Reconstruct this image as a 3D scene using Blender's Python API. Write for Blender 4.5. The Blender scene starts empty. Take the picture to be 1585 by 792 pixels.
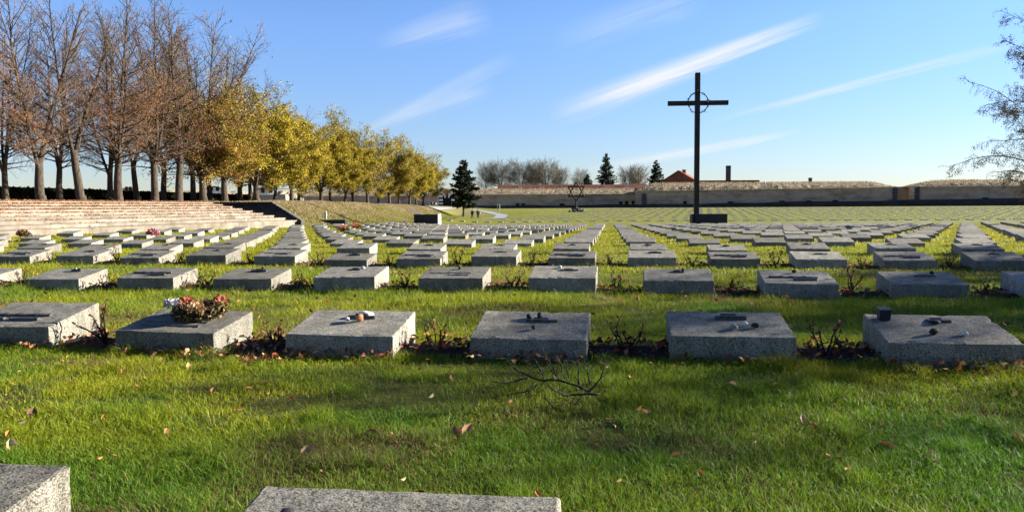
import bpy, bmesh, math, random
import numpy as np
from mathutils import Vector, Matrix
R = math.radians
sc = bpy.context.scene
COL = sc.collection
rnd = random.Random(7)
nrg = np.random.default_rng(11)

# ------------------------------------------------------------------ camera
F, CX, CY = 1175.0, 792.5, 396.0
PITCH = math.atan((CY - 319.75) / F)
ROLL = R(-0.362)
CAMZ = 0.78
YAW = R(9.09)                      # the rows of graves are turned by this against the view

def P(px, py, d):
    """world point seen at photo pixel (px, py) at a depth of d metres"""
    du, dv = px - CX, py - CY
    u = du * math.cos(-ROLL) - dv * math.sin(-ROLL)
    v = du * math.sin(-ROLL) + dv * math.cos(-ROLL)
    cp, sp = math.cos(PITCH), math.sin(PITCH)
    z2, y2 = 1.0, -v / F
    wy = z2 * cp + y2 * sp
    wz = -z2 * sp + y2 * cp
    return Vector((u / F / wy * d, d, CAMZ + wz / wy * d))

def PX(p):
    dy, dz = p[1], p[2] - CAMZ
    z2 = dy * math.cos(PITCH) - dz * math.sin(PITCH)
    y2 = dy * math.sin(PITCH) + dz * math.cos(PITCH)
    u, v = F * p[0] / z2, -F * y2 / z2
    return (CX + u * math.cos(ROLL) - v * math.sin(ROLL), CY + u * math.sin(ROLL) + v * math.cos(ROLL))

def PG(px, py, near=1.0, far=200.0):
    """the ground point seen at that pixel"""
    d = near
    while d < far:
        q = P(px, py, d)
        if q.z <= gz(q.x, q.y): return Vector((q.x, q.y, gz(q.x, q.y)))
        d *= 1.01
    return q

cam = bpy.data.cameras.new('camera')
cam.sensor_width = 36.0
cam.lens = F / 1585.0 * 36.0
cam.clip_start, cam.clip_end = 0.05, 5000
camo = bpy.data.objects.new('camera', cam)
COL.objects.link(camo)
camo.matrix_world = (Matrix.Translation((0, 0, CAMZ)) @ Matrix.Rotation(math.pi / 2 - PITCH, 4, 'X') @ Matrix.Rotation(ROLL, 4, 'Z'))
sc.camera = camo

# ------------------------------------------------------------------ object helpers
def tag(o, label=None, cat=None, group=None, kind=None):
    if label: o['label'] = label
    if cat: o['category'] = cat
    if group: o['group'] = group
    if kind: o['kind'] = kind
    return o

def empty(name, loc=(0, 0, 0), rz=0.0):
    o = bpy.data.objects.new(name, None)
    COL.objects.link(o)
    o.location = loc
    o.rotation_euler = (0, 0, rz)
    o.empty_display_size = 0.2
    return o

def link(name, me, parent=None, loc=None, rz=None):
    o = bpy.data.objects.new(name, me)
    COL.objects.link(o)
    if parent: o.parent = parent
    if loc is not None: o.location = loc
    if rz is not None: o.rotation_euler = (0, 0, rz)
    return o

def copy_tree(o, parent=None):
    c = o.copy()
    COL.objects.link(c)
    if parent: c.parent = parent
    for ch in list(o.children): copy_tree(ch, c)
    return c

class MB:
    def __init__(s): s.v, s.f, s.m = [], [], []
    def add(s, vs, fs, mi=0):
        k = len(s.v)
        s.v += [tuple(x) for x in vs]
        s.f += [tuple(i + k for i in f) for f in fs]
        s.m += [mi] * len(fs)
    def box(s, x0, x1, y0, y1, z0, z1, mi=0, M=None):
        vs = [Vector(p) for p in ((x0, y0, z0), (x1, y0, z0), (x1, y1, z0), (x0, y1, z0), (x0, y0, z1), (x1, y0, z1), (x1, y1, z1), (x0, y1, z1))]
        if M is not None: vs = [M @ p for p in vs]
        s.add(vs, [(0, 3, 2, 1), (4, 5, 6, 7), (0, 1, 5, 4), (1, 2, 6, 5), (2, 3, 7, 6), (3, 0, 4, 7)], mi)
    def prism(s, poly, z0, z1, mi=0, bottom=True):
        n = len(poly)
        a = sum(poly[i][0] * poly[(i + 1) % n][1] - poly[(i + 1) % n][0] * poly[i][1] for i in range(n))
        if a < 0: poly = list(reversed(poly))
        zt = z1 if callable(z1) else (lambda x, y: z1)
        vs = [(x, y, z0) for x, y in poly] + [(x, y, zt(x, y)) for x, y in poly]
        fs = [tuple(range(n, 2 * n))] + [(i, (i + 1) % n, n + (i + 1) % n, n + i) for i in range(n)]
        if bottom: fs.append(tuple(reversed(range(n))))
        s.add(vs, fs, mi)
    def tube(s, pts, rad, n=6, mi=0, cap=True):
        pts = [Vector(p) for p in pts]
        m = len(pts)
        k = len(s.v)
        for i, p in enumerate(pts):
            t = (pts[min(i + 1, m - 1)] - pts[max(i - 1, 0)])
            if t.length < 1e-9: t = Vector((0, 0, 1))
            t.normalize()
            a = t.cross(Vector((0.31, 0.17, 0.93)))
            if a.length < 0.05: a = t.cross(Vector((1, 0, 0)))
            a.normalize(); b = t.cross(a)
            r = rad[i] if hasattr(rad, '__len__') else rad
            for j in range(n):
                w = 2 * math.pi * j / n
                q = p + a * (math.cos(w) * r) + b * (math.sin(w) * r)
                s.v.append((q.x, q.y, q.z))
        for i in range(m - 1):
            for j in range(n):
                s.f.append((k + i * n + j, k + i * n + (j + 1) % n, k + (i + 1) * n + (j + 1) % n, k + (i + 1) * n + j))
                s.m.append(mi)
        if cap:
            s.f.append(tuple(k + j for j in reversed(range(n)))); s.m.append(mi)
            s.f.append(tuple(k + (m - 1) * n + j for j in range(n))); s.m.append(mi)
    def blob(s, c, r, seed=0, sub=2, rough=0.25, mi=0, M=None):
        bm = bmesh.new()
        bmesh.ops.create_icosphere(bm, subdivisions=sub, radius=1.0)
        g = random.Random(seed)
        ph = [g.uniform(0, 6.28) for _ in range(6)]
        vs = []
        for v in bm.verts:
            p = v.co
            k = 1 + rough * (math.sin(3 * p.x + ph[0]) * math.sin(2.6 * p.y + ph[1]) + 0.6 * math.sin(5 * p.z + ph[2] + 2 * p.x) + 0.4 * g.uniform(-1, 1))* 0.6
            q = Vector((p.x * r[0] * k, p.y * r[1] * k, p.z * r[2] * k))
            if M is not None: q = M @ q
            vs.append(q + Vector(c))
        s.add(vs, [tuple(v.index for v in f.verts) for f in bm.faces], mi)
        bm.free()
    def mesh(s, name, mats, smooth=False):
        me = bpy.data.meshes.new(name)
        me.from_pydata(s.v, [], s.f)
        for m in (mats if isinstance(mats, (list, tuple)) else [mats]): me.materials.append(m)
        if len(set(s.m)) > 1: me.polygons.foreach_set('material_index', s.m)
        if smooth: me.polygons.foreach_set('use_smooth', [True] * len(me.polygons))
        me.update()
        return me
    def build(s, name, mats, parent=None, loc=None, rz=None, smooth=False):
        return link(name, s.mesh(name, mats, smooth), parent, loc, rz)

def bevel_mesh(me, w, seg=2):
    bm = bmesh.new(); bm.from_mesh(me)
    bmesh.ops.bevel(bm, geom=list(bm.edges), offset=w, segments=seg, profile=0.6, affect='EDGES')
    bm.to_mesh(me); bm.free(); me.update()
    return me

def np_mesh(name, verts, nper, mat, colors=None, smooth=False):
    """many separate little polygons of nper corners; colors one per polygon"""
    verts = np.ascontiguousarray(verts, dtype=np.float32).reshape(-1, 3)
    n = len(verts); m = n // nper
    me = bpy.data.meshes.new(name)
    me.vertices.add(n); me.vertices.foreach_set('co', verts.ravel())
    me.loops.add(n); me.loops.foreach_set('vertex_index', np.arange(n, dtype=np.int32))
    me.polygons.add(m)
    me.polygons.foreach_set('loop_start', np.arange(0, n, nper, dtype=np.int32))
    me.polygons.foreach_set('loop_total', np.full(m, nper, dtype=np.int32))
    if colors is not None:
        at = me.attributes.new('tint', 'FLOAT_COLOR', 'FACE')
        c = np.ones((m, 4), dtype=np.float32); c[:, :3] = colors
        at.data.foreach_set('color', c.ravel())
    me.materials.append(mat)
    me.update(calc_edges=True)
    me.validate()
    return me

def vnoise(x, y, s, seed=0):
    """smooth value noise on arrays, 0..1"""
    x = np.asarray(x) / s + 1000.0; y = np.asarray(y) / s + 1000.0
    xi, yi = np.floor(x).astype(np.int64), np.floor(y).astype(np.int64)
    xf, yf = x - xi, y - yi
    def h(a, b):
        k = (a * 374761393 + b * 668265263 + seed * 982451653) & 0x7fffffff
        k = ((k ^ (k >> 13)) * 1274126177) & 0x7fffffff
        return ((k ^ (k >> 16)) & 0xffff) / 65535.0
    u, v = xf * xf * (3 - 2 * xf), yf * yf * (3 - 2 * yf)
    return (h(xi, yi) * (1 - u) + h(xi + 1, yi) * u) * (1 - v) + (h(xi, yi + 1) * (1 - u) + h(xi + 1, yi + 1) * u) * v

# ------------------------------------------------------------------ materials
class NT:
    def __init__(s, name):
        s.mat = bpy.data.materials.new(name); s.mat.use_nodes = True
        s.t = s.mat.node_tree; s.n = s.t.nodes; s.bsdf = s.n['Principled BSDF']; s.out = s.n['Material Output']
    def new(s, ty, **kw):
        n = s.n.new(ty)
        for k, v in kw.items(): setattr(n, k, v)
        return n
    def l(s, a, b): s.t.links.new(a, b)
    def coord(s, which='Object'):
        return s.new('ShaderNodeTexCoord').outputs[which]
    def noise(s, vec, scale, detail=4, rough=0.55, out='Fac', dist=0.0):
        n = s.new('ShaderNodeTexNoise'); n.inputs['Scale'].default_value = scale
        n.inputs['Detail'].default_value = detail; n.inputs['Roughness'].default_value = rough
        n.inputs['Distortion'].default_value = dist
        if vec is not None: s.l(vec, n.inputs['Vector'])
        return n.outputs[out]
    def ramp(s, fac, stops, interp='LINEAR'):
        n = s.new('ShaderNodeValToRGB'); n.color_ramp.interpolation = interp
        e = n.color_ramp.elements
        while len(e) < len(stops): e.new(0.5)
        for i, (p, c) in enumerate(stops):
            e[i].position = p; e[i].color = (c, c, c, 1) if not hasattr(c, '__len__') else (*c, 1)
        s.l(fac, n.inputs['Fac']); return n.outputs['Color']
    def mix(s, fac, a, b, mode='MIX'):
        n = s.new('ShaderNodeMix', data_type='RGBA', blend_type=mode)
        for sock, v in ((n.inputs[0], fac), (n.inputs[6], a), (n.inputs[7], b)):
            if hasattr(v, 'is_output'): s.l(v, sock)
            elif hasattr(v, '__len__'): sock.default_value = (*v, 1)
            else: sock.default_value = v
        return n.outputs[2]
    def math(s, op, a, b=0.0, clamp=False):
        n = s.new('ShaderNodeMath', operation=op); n.use_clamp = clamp
        for sock, v in ((n.inputs[0], a), (n.inputs[1], b)):
            if hasattr(v, 'is_output'): s.l(v, sock)
            else: sock.default_value = v
        return n.outputs[0]
    def mapping(s, vec, scale=(1, 1, 1), rot=(0, 0, 0)):
        n = s.new('ShaderNodeMapping'); n.inputs['Scale'].default_value = scale; n.inputs['Rotation'].default_value = rot
        s.l(vec, n.inputs['Vector']); return n.outputs['Vector']
    def bump(s, h, strength=0.4, dist=0.01):
        n = s.new('ShaderNodeBump'); n.inputs['Strength'].default_value = strength; n.inputs['Distance'].default_value = dist
        s.l(h, n.inputs['Height']); s.l(n.outputs['Normal'], s.bsdf.inputs['Normal'])
    def done(s, color=None, rough=0.85, spec=0.3, metal=0.0):
        if color is not None:
            if hasattr(color, 'is_output'): s.l(color, s.bsdf.inputs['Base Color'])
            else: s.bsdf.inputs['Base Color'].default_value = (*color, 1)
        s.bsdf.inputs['Roughness'].default_value = rough
        s.bsdf.inputs['Specular IOR Level'].default_value = spec
        s.bsdf.inputs['Metallic'].default_value = metal
        return s.mat

def mat_granite(name, dark, light, bias=0.5):
    g = NT(name); c = g.coord()
    inf = g.new('ShaderNodeObjectInfo').outputs['Random']
    off = g.new('ShaderNodeVectorMath', operation='ADD'); g.l(c, off.inputs[0])
    m = g.math('MULTIPLY', inf, 37.0); g.l(m, off.inputs[1]); v = off.outputs[0]
    sp = g.ramp(g.noise(v, 260, 3, 0.75), [(bias - .11, dark), (bias + .10, light)])
    sp2 = g.ramp(g.noise(v, 105, 2, 0.6), [(0.36, (.16, .16, .17)), (0.46, (1, 1, 1))])
    col = g.mix(0.75, sp, sp2, 'MULTIPLY')
    st = g.ramp(g.noise(v, 6, 5, 0.65), [(0.35, (.55, .56, .52)), (0.62, (1, 1, 1))])
    col = g.mix(0.75, col, st, 'MULTIPLY')
    li = g.ramp(g.noise(v, 14, 5, 0.7), [(0.62, 0), (0.72, 0.5)])
    col = g.mix(li, col, (.16, .17, .10))
    rs = g.ramp(g.noise(g.mapping(v, (9, 9, 1.2)), 2.2, 5, .65), [(.38, (.6, .6, .57)), (.6, (1, 1, 1))])
    col = g.mix(.6, col, rs, 'MULTIPLY')
    pl = g.ramp(g.noise(v, 21, 4, .75), [(.66, 0), (.71, .6)])
    col = g.mix(pl, col, (.36, .36, .30))
    br = g.math('MULTIPLY_ADD', inf, 0.4); br.node.inputs[2].default_value = 0.8
    cb = g.new('ShaderNodeCombineColor'); [g.l(br, cb.inputs[i]) for i in range(3)]
    col = g.mix(1.0, col, cb.outputs[0], 'MULTIPLY')
    g.bump(g.noise(v, 90, 4, 0.7), 0.5, 0.004)
    return g.done(col, 0.8, 0.3)

def mat_noise(name, c0, c1, scale=8, rough=0.9, bump=0.4, bdist=0.01, detail=6, lo=0.35, hi=0.65, stretch=(1, 1, 1), spec=0.2, metal=0.0, coord='Object'):
    g = NT(name); c = g.mapping(g.coord(coord), stretch)
    f = g.noise(c, scale, detail, 0.6)
    if bump: g.bump(g.noise(c, scale * 3, 4), bump, bdist)
    return g.done(g.ramp(f, [(lo, c0), (hi, c1)]), rough, spec, metal)

def mat_tint(name, trans=0.35, rough=0.7, spec=0.2, gain=1.0):
    """leaf or blade colour from the face attribute, light shines through a little"""
    g = NT(name)
    a = g.new('ShaderNodeAttribute', attribute_name='tint', attribute_type='GEOMETRY')
    g.l(a.outputs['Color'], g.bsdf.inputs['Base Color'])
    g.bsdf.inputs['Roughness'].default_value = rough
    g.bsdf.inputs['Specular IOR Level'].default_value = spec
    t = g.new('ShaderNodeBsdfTranslucent'); g.l(a.outputs['Color'], t.inputs['Color'])
    mx = g.new('ShaderNodeMixShader'); mx.inputs[0].default_value = trans
    g.l(g.bsdf.outputs[0], mx.inputs[1]); g.l(t.outputs[0], mx.inputs[2]); g.l(mx.outputs[0], g.out.inputs[0])
    return g.mat

M = {}
M['granite'] = mat_granite('granite', (.07, .066, .058), (.43, .40, .335))
M['granite_pale'] = mat_granite('granite_pale', (.09, .085, .076), (.48, .45, .385), 0.48)
M['blade'] = mat_tint('grass_blade', 0.4, 0.55, 0.25)
M['leaf'] = mat_tint('leaf', 0.35, 0.75, 0.15)
M['dead_leaf'] = mat_tint('dead_leaf', 0.15, 0.7, 0.2)
M['needle'] = mat_tint('needle', 0.1, 0.7, 0.2)
M['bark'] = mat_noise('bark', (.022, .018, .015), (.115, .09, .068), 9, 0.95, 0.9, 0.03, stretch=(3, 3, .5))
M['twig'] = mat_noise('twig', (.095, .066, .046), (.20, .142, .098), 3, 0.9, 0)
M['dark_twig'] = mat_noise('dark_twig', (.012, .010, .009), (.035, .027, .022), 20, 0.8, 0.2, .002)
M['birch_bark'] = mat_noise('birch_bark', (.05, .045, .04), (.5, .48, .44), 4, 0.85, 0.3, .01, stretch=(1, 1, 5))
M['soil'] = mat_noise('soil', (.010, .008, .007), (.045, .032, .024), 40, 1.0, 1.0, 0.02)
M['plate'] = mat_noise('plate', (.03, .03, .032), (.09, .088, .085), 60, 0.5, 0.2, .001, spec=.4, metal=.4)
M['black_stone'] = mat_noise('black_stone', (.008, .011, .026), (.018, .023, .045), 5, 0.5, 0.15, .004, spec=.3)
M['pale_stone'] = mat_noise('pale_stone', (.4, .39, .36), (.6, .58, .53), 8, 0.85, 0.3, .01)
M['cross_steel'] = mat_noise('cross_steel', (.010, .009, .011), (.028, .024, .026), 3, 0.6, 0.2, .005, spec=.3, stretch=(1, 1, .3))
M['rust'] = mat_noise('rust', (.02, .014, .012), (.05, .032, .025), 6, 0.8, 0.2, .01)
M['tile'] = None
def mat_masonry(name, a, b, mortar, bw=0.25, bh=0.075, scale=1.0, dirt=(.6, .6, .62), axis='XZ'):
    g = NT(name); c = g.coord()
    mp = g.mapping(c, (scale, scale, scale), (R(90), 0, 0) if axis == 'XZ' else (0, 0, 0))
    br = g.new('ShaderNodeTexBrick'); g.l(mp, br.inputs['Vector'])
    for k, v in (('Scale', 1.0), ('Mortar Size', bh * .09), ('Brick Width', bw), ('Row Height', bh), ('Bias', 0.0)): br.inputs[k].default_value = v
    br.inputs['Color1'].default_value = (*a, 1); br.inputs['Color2'].default_value = (*b, 1); br.inputs['Mortar'].default_value = (*mortar, 1)
    st = g.ramp(g.noise(g.mapping(c, (.35, .35, .8)), 1.0, 8, .7), [(.36, tuple(d * .8 for d in dirt)), (.5, (.9, .88, .86)), (.64, (1.12, 1.1, 1.06))])
    col = g.mix(1.0, br.outputs['Color'], st, 'MULTIPLY')
    pt = g.ramp(g.noise(g.mapping(c, (.12, .12, .3)), 1.0, 4, .6), [(.45, 0), (.6, .55)])
    col = g.mix(pt, col, tuple(x * 1.1 for x in mortar))
    g.bump(br.outputs['Fac'], 0.3, 0.01)
    return g.done(col, 0.95, 0.15)
M['wall'] = mat_masonry('wall', (.42, .30, .225), (.50, .365, .28), (.47, .385, .305))
M['lit_plaster'] = mat_noise('lit_plaster', (.42, .33, .22), (.6, .49, .34), 1.2, 0.95, 0.2, .02)
M['quoin'] = mat_noise('quoin', (.05, .055, .07), (.11, .11, .125), 2, 0.95, 0.3, .03)
M['plinth'] = mat_masonry('plinth', (.030, .035, .055), (.045, .05, .075), (.035, .038, .05), .5, .2)  # navy tone of shade put into the colour of the band below the fortress
M['opening'] = mat_noise('opening', (.01, .01, .012), (.02, .02, .02), 4, 0.9, 0)
M['roof'] = mat_masonry('roof', (.30, .085, .05), (.40, .13, .075), (.16, .05, .035), .3, .35, 1.0, axis='XY')
M['gable'] = mat_masonry('gable', (.20, .062, .045), (.25, .085, .06), (.2, .1, .08))
M['dull_roof'] = mat_masonry('dull_roof', (.17, .06, .045), (.21, .08, .06), (.10, .045, .035), .3, .35, 1.0, axis='XY')
M['white_paint'] = mat_noise('white_paint', (.68, .70, .72), (.82, .83, .84), 3, 0.7, 0.1, .01)
M['black_paint'] = mat_noise('black_paint', (.008, .010, .022), (.018, .02, .035), 3, 0.6, 0.1, .01)
M['path'] = mat_noise('path', (.22, .23, .26), (.36, .37, .40), 6, 0.95, 0.3, .01)
M['chimney'] = mat_masonry('chimney', (.12, .10, .09), (.16, .13, .11), (.1, .09, .08))
def mat_steps():
    g = NT('step_stone'); c = g.coord()
    mp = g.mapping(c, (1, 1, 1), (0, 0, R(13.6 - 90)))
    br = g.new('ShaderNodeTexBrick'); g.l(mp, br.inputs['Vector'])
    for k, v in (('Scale', 1.0), ('Mortar Size', .008), ('Brick Width', 1.3), ('Row Height', .955)): br.inputs[k].default_value = v
    br.inputs['Color1'].default_value = (.19, .165, .135, 1); br.inputs['Color2'].default_value = (.29, .26, .215, 1); br.inputs['Mortar'].default_value = (.16, .14, .11, 1)
    st = g.ramp(g.noise(c, 1.7, 8, .7), [(.34, (.55, .5, .44)), (.62, (1, 1, 1))])
    col = g.mix(1.0, br.outputs['Color'], st, 'MULTIPLY')
    sp = g.ramp(g.noise(c, 9, 6, .7), [(.56, 0), (.66, .65)])
    col = g.mix(sp, col, (.20, .17, .12))
    g.bump(g.noise(c, 25, 5), .3, .01)
    return g.done(col, 0.9, .2)
M['step'] = mat_steps()
M['shaded_step'] = mat_noise('shaded_step', (.02, .02, .022), (.055, .052, .05), 2.5, .95, .4, .02)  # step stone darkened to carry the shade of the far bank
M['straw_bank'] = None
def mat_ground():
    g = NT('ground_grass'); c = g.coord()
    a = g.new('ShaderNodeAttribute', attribute_name='zone', attribute_type='GEOMETRY')
    sep = g.new('ShaderNodeSeparateColor'); g.l(a.outputs['Color'], sep.inputs[0])
    dry, litter, bare = sep.outputs[0], sep.outputs[1], sep.outputs[2]
    n1 = g.noise(c, .9, 6, .65); n2 = g.noise(c, 9, 6, .7); n3 = g.noise(c, .11, 4, .6)
    green = g.ramp(n1, [(.3, (.12, .14, .014)), (.5, (.20, .205, .018)), (.7, (.28, .255, .03))])
    green = g.mix(g.ramp(n2, [(.35, 0), (.7, .8)]), green, (.075, .095, .017))
    green = g.mix(g.ramp(n3, [(.4, 0), (.65, .5)]), green, (.19, .215, .03))
    st = g.noise(g.mapping(c, (.5, 3.0, 1), (0, 0, R(-22))), 1.6, 6, .7)
    straw = g.ramp(st, [(.3, (.09, .10, .03)), (.45, (.17, .155, .06)), (.55, (.23, .19, .09)), (.7, (.34, .27, .16))])
    col = g.mix(g.math('ADD', dry, g.math('MULTIPLY', g.math('SUBTRACT', n1, .5), .8), True), green, straw)
    col = g.mix(g.math('MULTIPLY', dry, 0.0), col, straw)
    lf = g.ramp(g.noise(c, 14, 4, .7), [(.35, (.13, .06, .025)), (.55, (.34, .16, .06)), (.75, (.45, .26, .11))])
    lm = g.math('MULTIPLY', litter, g.ramp(g.noise(c, 6, 5, .7), [(.38, 0), (.55, 1)]), True)
    col = g.mix(lm, col, lf)
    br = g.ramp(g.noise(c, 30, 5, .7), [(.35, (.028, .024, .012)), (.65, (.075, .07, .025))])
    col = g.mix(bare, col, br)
    g.bump(g.noise(c, 45, 4, .7), .7, .03)
    return g.done(col, 1.0, .1)
M['ground'] = mat_ground()

# ------------------------------------------------------------------ terrain
B_Y = [-80, 9, 12, 15, 60, 66, 85, 120, 160, 185, 700]
B_Z = [0, 0, -.012, -.05, -.755, -.80, -.90, -.3, .36, .42, .8]
L_Y = [-80, 25, 33, 40, 48, 75, 110, 160, 185, 700]     # along the foot of the terrace
L_Z = [0, -.06, -.14, -.24, -.38, -.68, -.40, .36, .42, .8]
T_Y = [-80, 46, 60, 110, 165, 700]
T_Z = [1.16, 1.16, 1.24, 1.02, 1.05, 2.4]
TOE_Y = [-80, 41, 47, 110, 140, 165, 700]
TOE_X = [-15.8 + .242 * (-80 - 23.5), -11.57, -11.0, -8.6, -7.5, -4, -4]
CRE_Y = [-80, 41, 47, 48.6, 110, 140, 165, 700]
CRE_X = [-15.8 + .242 * (-80 - 23.5) - 9.6, -21.2, -21.0, -15.6, -13.6, -14.5, -16, -16]

def terrain(x, y):
    x = np.asarray(x, float); y = np.asarray(y, float)
    b = np.interp(y, B_Y, B_Z); t = np.interp(y, T_Y, T_Z)
    toe = np.interp(y, TOE_Y, TOE_X); cre = np.interp(y, CRE_Y, CRE_X)
    k = np.clip((toe - x) / (toe - cre), 0, 1)
    k = np.where(y > 47, k * k * (3 - 2 * k) * .5 + k * .5, k)
    wl = np.clip((x - toe) / 7.0, 0, 1); wl = wl * wl * (3 - 2 * wl)
    b = np.interp(y, L_Y, L_Z) * (1 - wl) + b * wl
    dip = -.45 * np.exp(-((x + 6) / 9.0) ** 2 - ((y - 106) / 17.0) ** 2)
    z = (b + dip * (1 - k)) * (1 - k) + t * k
    z = z - np.where((y < 47.5) & (k > 0) & (k < 1), .10, 0)
    near = np.clip((30 - np.abs(y)) / 20, 0, 1)
    return z + near * ((vnoise(x, y, .55, 3) - .5) * .030 + (vnoise(x, y, 1.9, 4) - .5) * .04)
def gz(x, y): return float(terrain([x], [y])[0])

def build_ground():
    def axis(bands):
        out = []
        for a, b, s in bands: out += list(np.arange(a, b, s))
        return np.array(out + [bands[-1][1]])
    xs = axis([(-420, -120, 30), (-120, -40, 4), (-40, -8, .7), (-8, 8, .16), (8, 40, .9), (40, 120, 5), (120, 420, 30)])
    ys = axis([(-60, 0, 4), (0, 1, .25), (1, 10, .12), (10, 22, .4), (22, 60, .8), (60, 180, 2.5), (180, 700, 26)])
    X, Y = np.meshgrid(xs, ys)
    Z = terrain(X, Y)
    nx, ny = len(xs), len(ys)
    V = np.stack([X, Y, Z], -1).reshape(-1, 3)
    idx = np.arange(nx * ny).reshape(ny, nx)
    q = np.stack([idx[:-1, :-1], idx[:-1, 1:], idx[1:, 1:], idx[1:, :-1]], -1).reshape(-1, 4)
    me = bpy.data.meshes.new('ground')
    me.vertices.add(len(V)); me.vertices.foreach_set('co', V.astype(np.float32).ravel())
    me.loops.add(q.size); me.loops.foreach_set('vertex_index', q.astype(np.int32).ravel())
    me.polygons.add(len(q)); me.polygons.foreach_set('loop_start', np.arange(0, q.size, 4, dtype=np.int32))
    me.polygons.foreach_set('loop_total', np.full(len(q), 4, dtype=np.int32))
    x, y = V[:, 0], V[:, 1]
    toe = np.interp(y, TOE_Y, TOE_X); cre = np.interp(y, CRE_Y, CRE_X)
    k = np.clip((toe - x) / (toe - cre), 0, 1)
    dry = np.where(y > 41, np.clip(k * 1.6, 0, .85), 0) * (.6 + .5 * vnoise(x, y, 6, 9))
    dry = np.maximum(dry, .75 * np.exp(-((x + 9) / 7) ** 2 - ((y - 128) / 16) ** 2))
    dry = np.maximum(dry, np.clip((y - 60) / 100, 0, .12))
    litter = np.where((k >= 1), np.clip((75 - y) / 25, .25, 1), 0)
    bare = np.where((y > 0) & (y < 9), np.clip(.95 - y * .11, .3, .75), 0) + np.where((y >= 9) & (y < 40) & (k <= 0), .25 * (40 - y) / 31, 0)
    at = me.attributes.new('zone', 'FLOAT_COLOR', 'POINT')
    at.data.foreach_set('color', np.stack([dry, litter, bare, np.ones_like(dry)], -1).astype(np.float32).ravel())
    me.materials.append(M['ground'])
    me.polygons.foreach_set('use_smooth', np.ones(len(q), dtype=bool))
    me.update(calc_edges=True)
    return tag(link('ground', me), 'broad lawn of autumn grass rolling from the camera to the fortress wall', None, None, 'structure')
build_ground()

def ribbon(name, pts, width, mat, lift, kind='structure', label=None):
    """a sheet following the ground along a line"""
    V, Fc = [], []
    fine = []
    for a, b in zip(pts[:-1], pts[1:]):
        n = max(2, int((Vector(b) - Vector(a)).length / .8))
        fine += [Vector(a).lerp(Vector(b), i / n) for i in range(n)]
    fine.append(Vector(pts[-1]))
    for i, p in enumerate(fine):
        t = fine[min(i + 1, len(fine) - 1)] - fine[max(i - 1, 0)]
        t = Vector((t.x, t.y)).normalized(); nn = Vector((-t.y, t.x))
        w = width(i / (len(fine) - 1)) if callable(width) else width
        for s in (-1, -.33, .33, 1):
            q = Vector((p.x, p.y)) + nn * s * w / 2
            V.append((q.x, q.y, gz(q.x, q.y) + lift))
    for i in range(len(fine) - 1):
        for j in range(3): Fc.append((i * 4 + j, i * 4 + j + 1, (i + 1) * 4 + j + 1, (i + 1) * 4 + j))
    me = bpy.data.meshes.new(name); me.from_pydata(V, [], Fc); me.materials.append(mat); me.update()
    return tag(link(name, me), label, None, None, kind)

# ------------------------------------------------------------------ cemetery layout (row frame -> world)
ca, sa = math.cos(YAW), math.sin(YAW)
def W(X, Y): return Vector((X * ca + Y * sa, -X * sa + Y * ca))
SW, SD, HF, HB = .59, .42, .12, .19
ROWS = [(0, .96, -.71, 1.035), (1, 3.745, -.818, 1.0), (2, 6.59, -.910, 1.0), (3, 9.56, -1.063, 1.0)]   # index, front edge, left corner of the aisle stone, pitch
for r in range(4, 20): ROWS.append((r, 12.45 + 2.92 * (r - 4), -.031 * (12.45 + 2.92 * (r - 4)) - .33 - SW, 1.25))
def toe_x(y): return float(np.interp(y, TOE_Y, TOE_X))
BESIDE = []
STONES = []        # (row, n, X, Y, world xy, pixel x of its centre)
for r, Y, X0, p in ROWS:
    for n in range(-60, 61):
        X = X0 + n * p
        w = W(X + SW / 2, Y + SD / 2)
        if w.y < .9: continue
        if w.x < toe_x(w.y) + .9 and w.y > 15: continue
        a, b = PX((*W(X, Y), .1))[0], PX((*W(X + SW, Y + SD), .1))[0]
        if max(a, b) < -25 or min(a, b) > 1610:
            if abs(w.x) < .70 * w.y + 3.2: BESIDE.append((r, n, X, Y, w, 0))      # just beyond the picture's edges
            continue
        STONES.append((r, n, X, Y, w, (a + b) / 2))

ONES = ['', 'first', 'second', 'third', 'fourth', 'fifth', 'sixth', 'seventh', 'eighth', 'ninth', 'tenth', 'eleventh', 'twelfth', 'thirteenth', 'fourteenth', 'fifteenth', 'sixteenth', 'seventeenth', 'eighteenth', 'nineteenth']
TENS = ['', '', 'twenty', 'thirty', 'forty', 'fifty', 'sixty', 'seventy', 'eighty', 'ninety']
TENTH = ['', '', 'twentieth', 'thirtieth', 'fortieth', 'fiftieth', 'sixtieth', 'seventieth', 'eightieth', 'ninetieth']
def nth(n):
    if n < 20: return ONES[n]
    return TENTH[n // 10] if n % 10 == 0 else TENS[n // 10] + '-' + ONES[n % 10]
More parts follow.
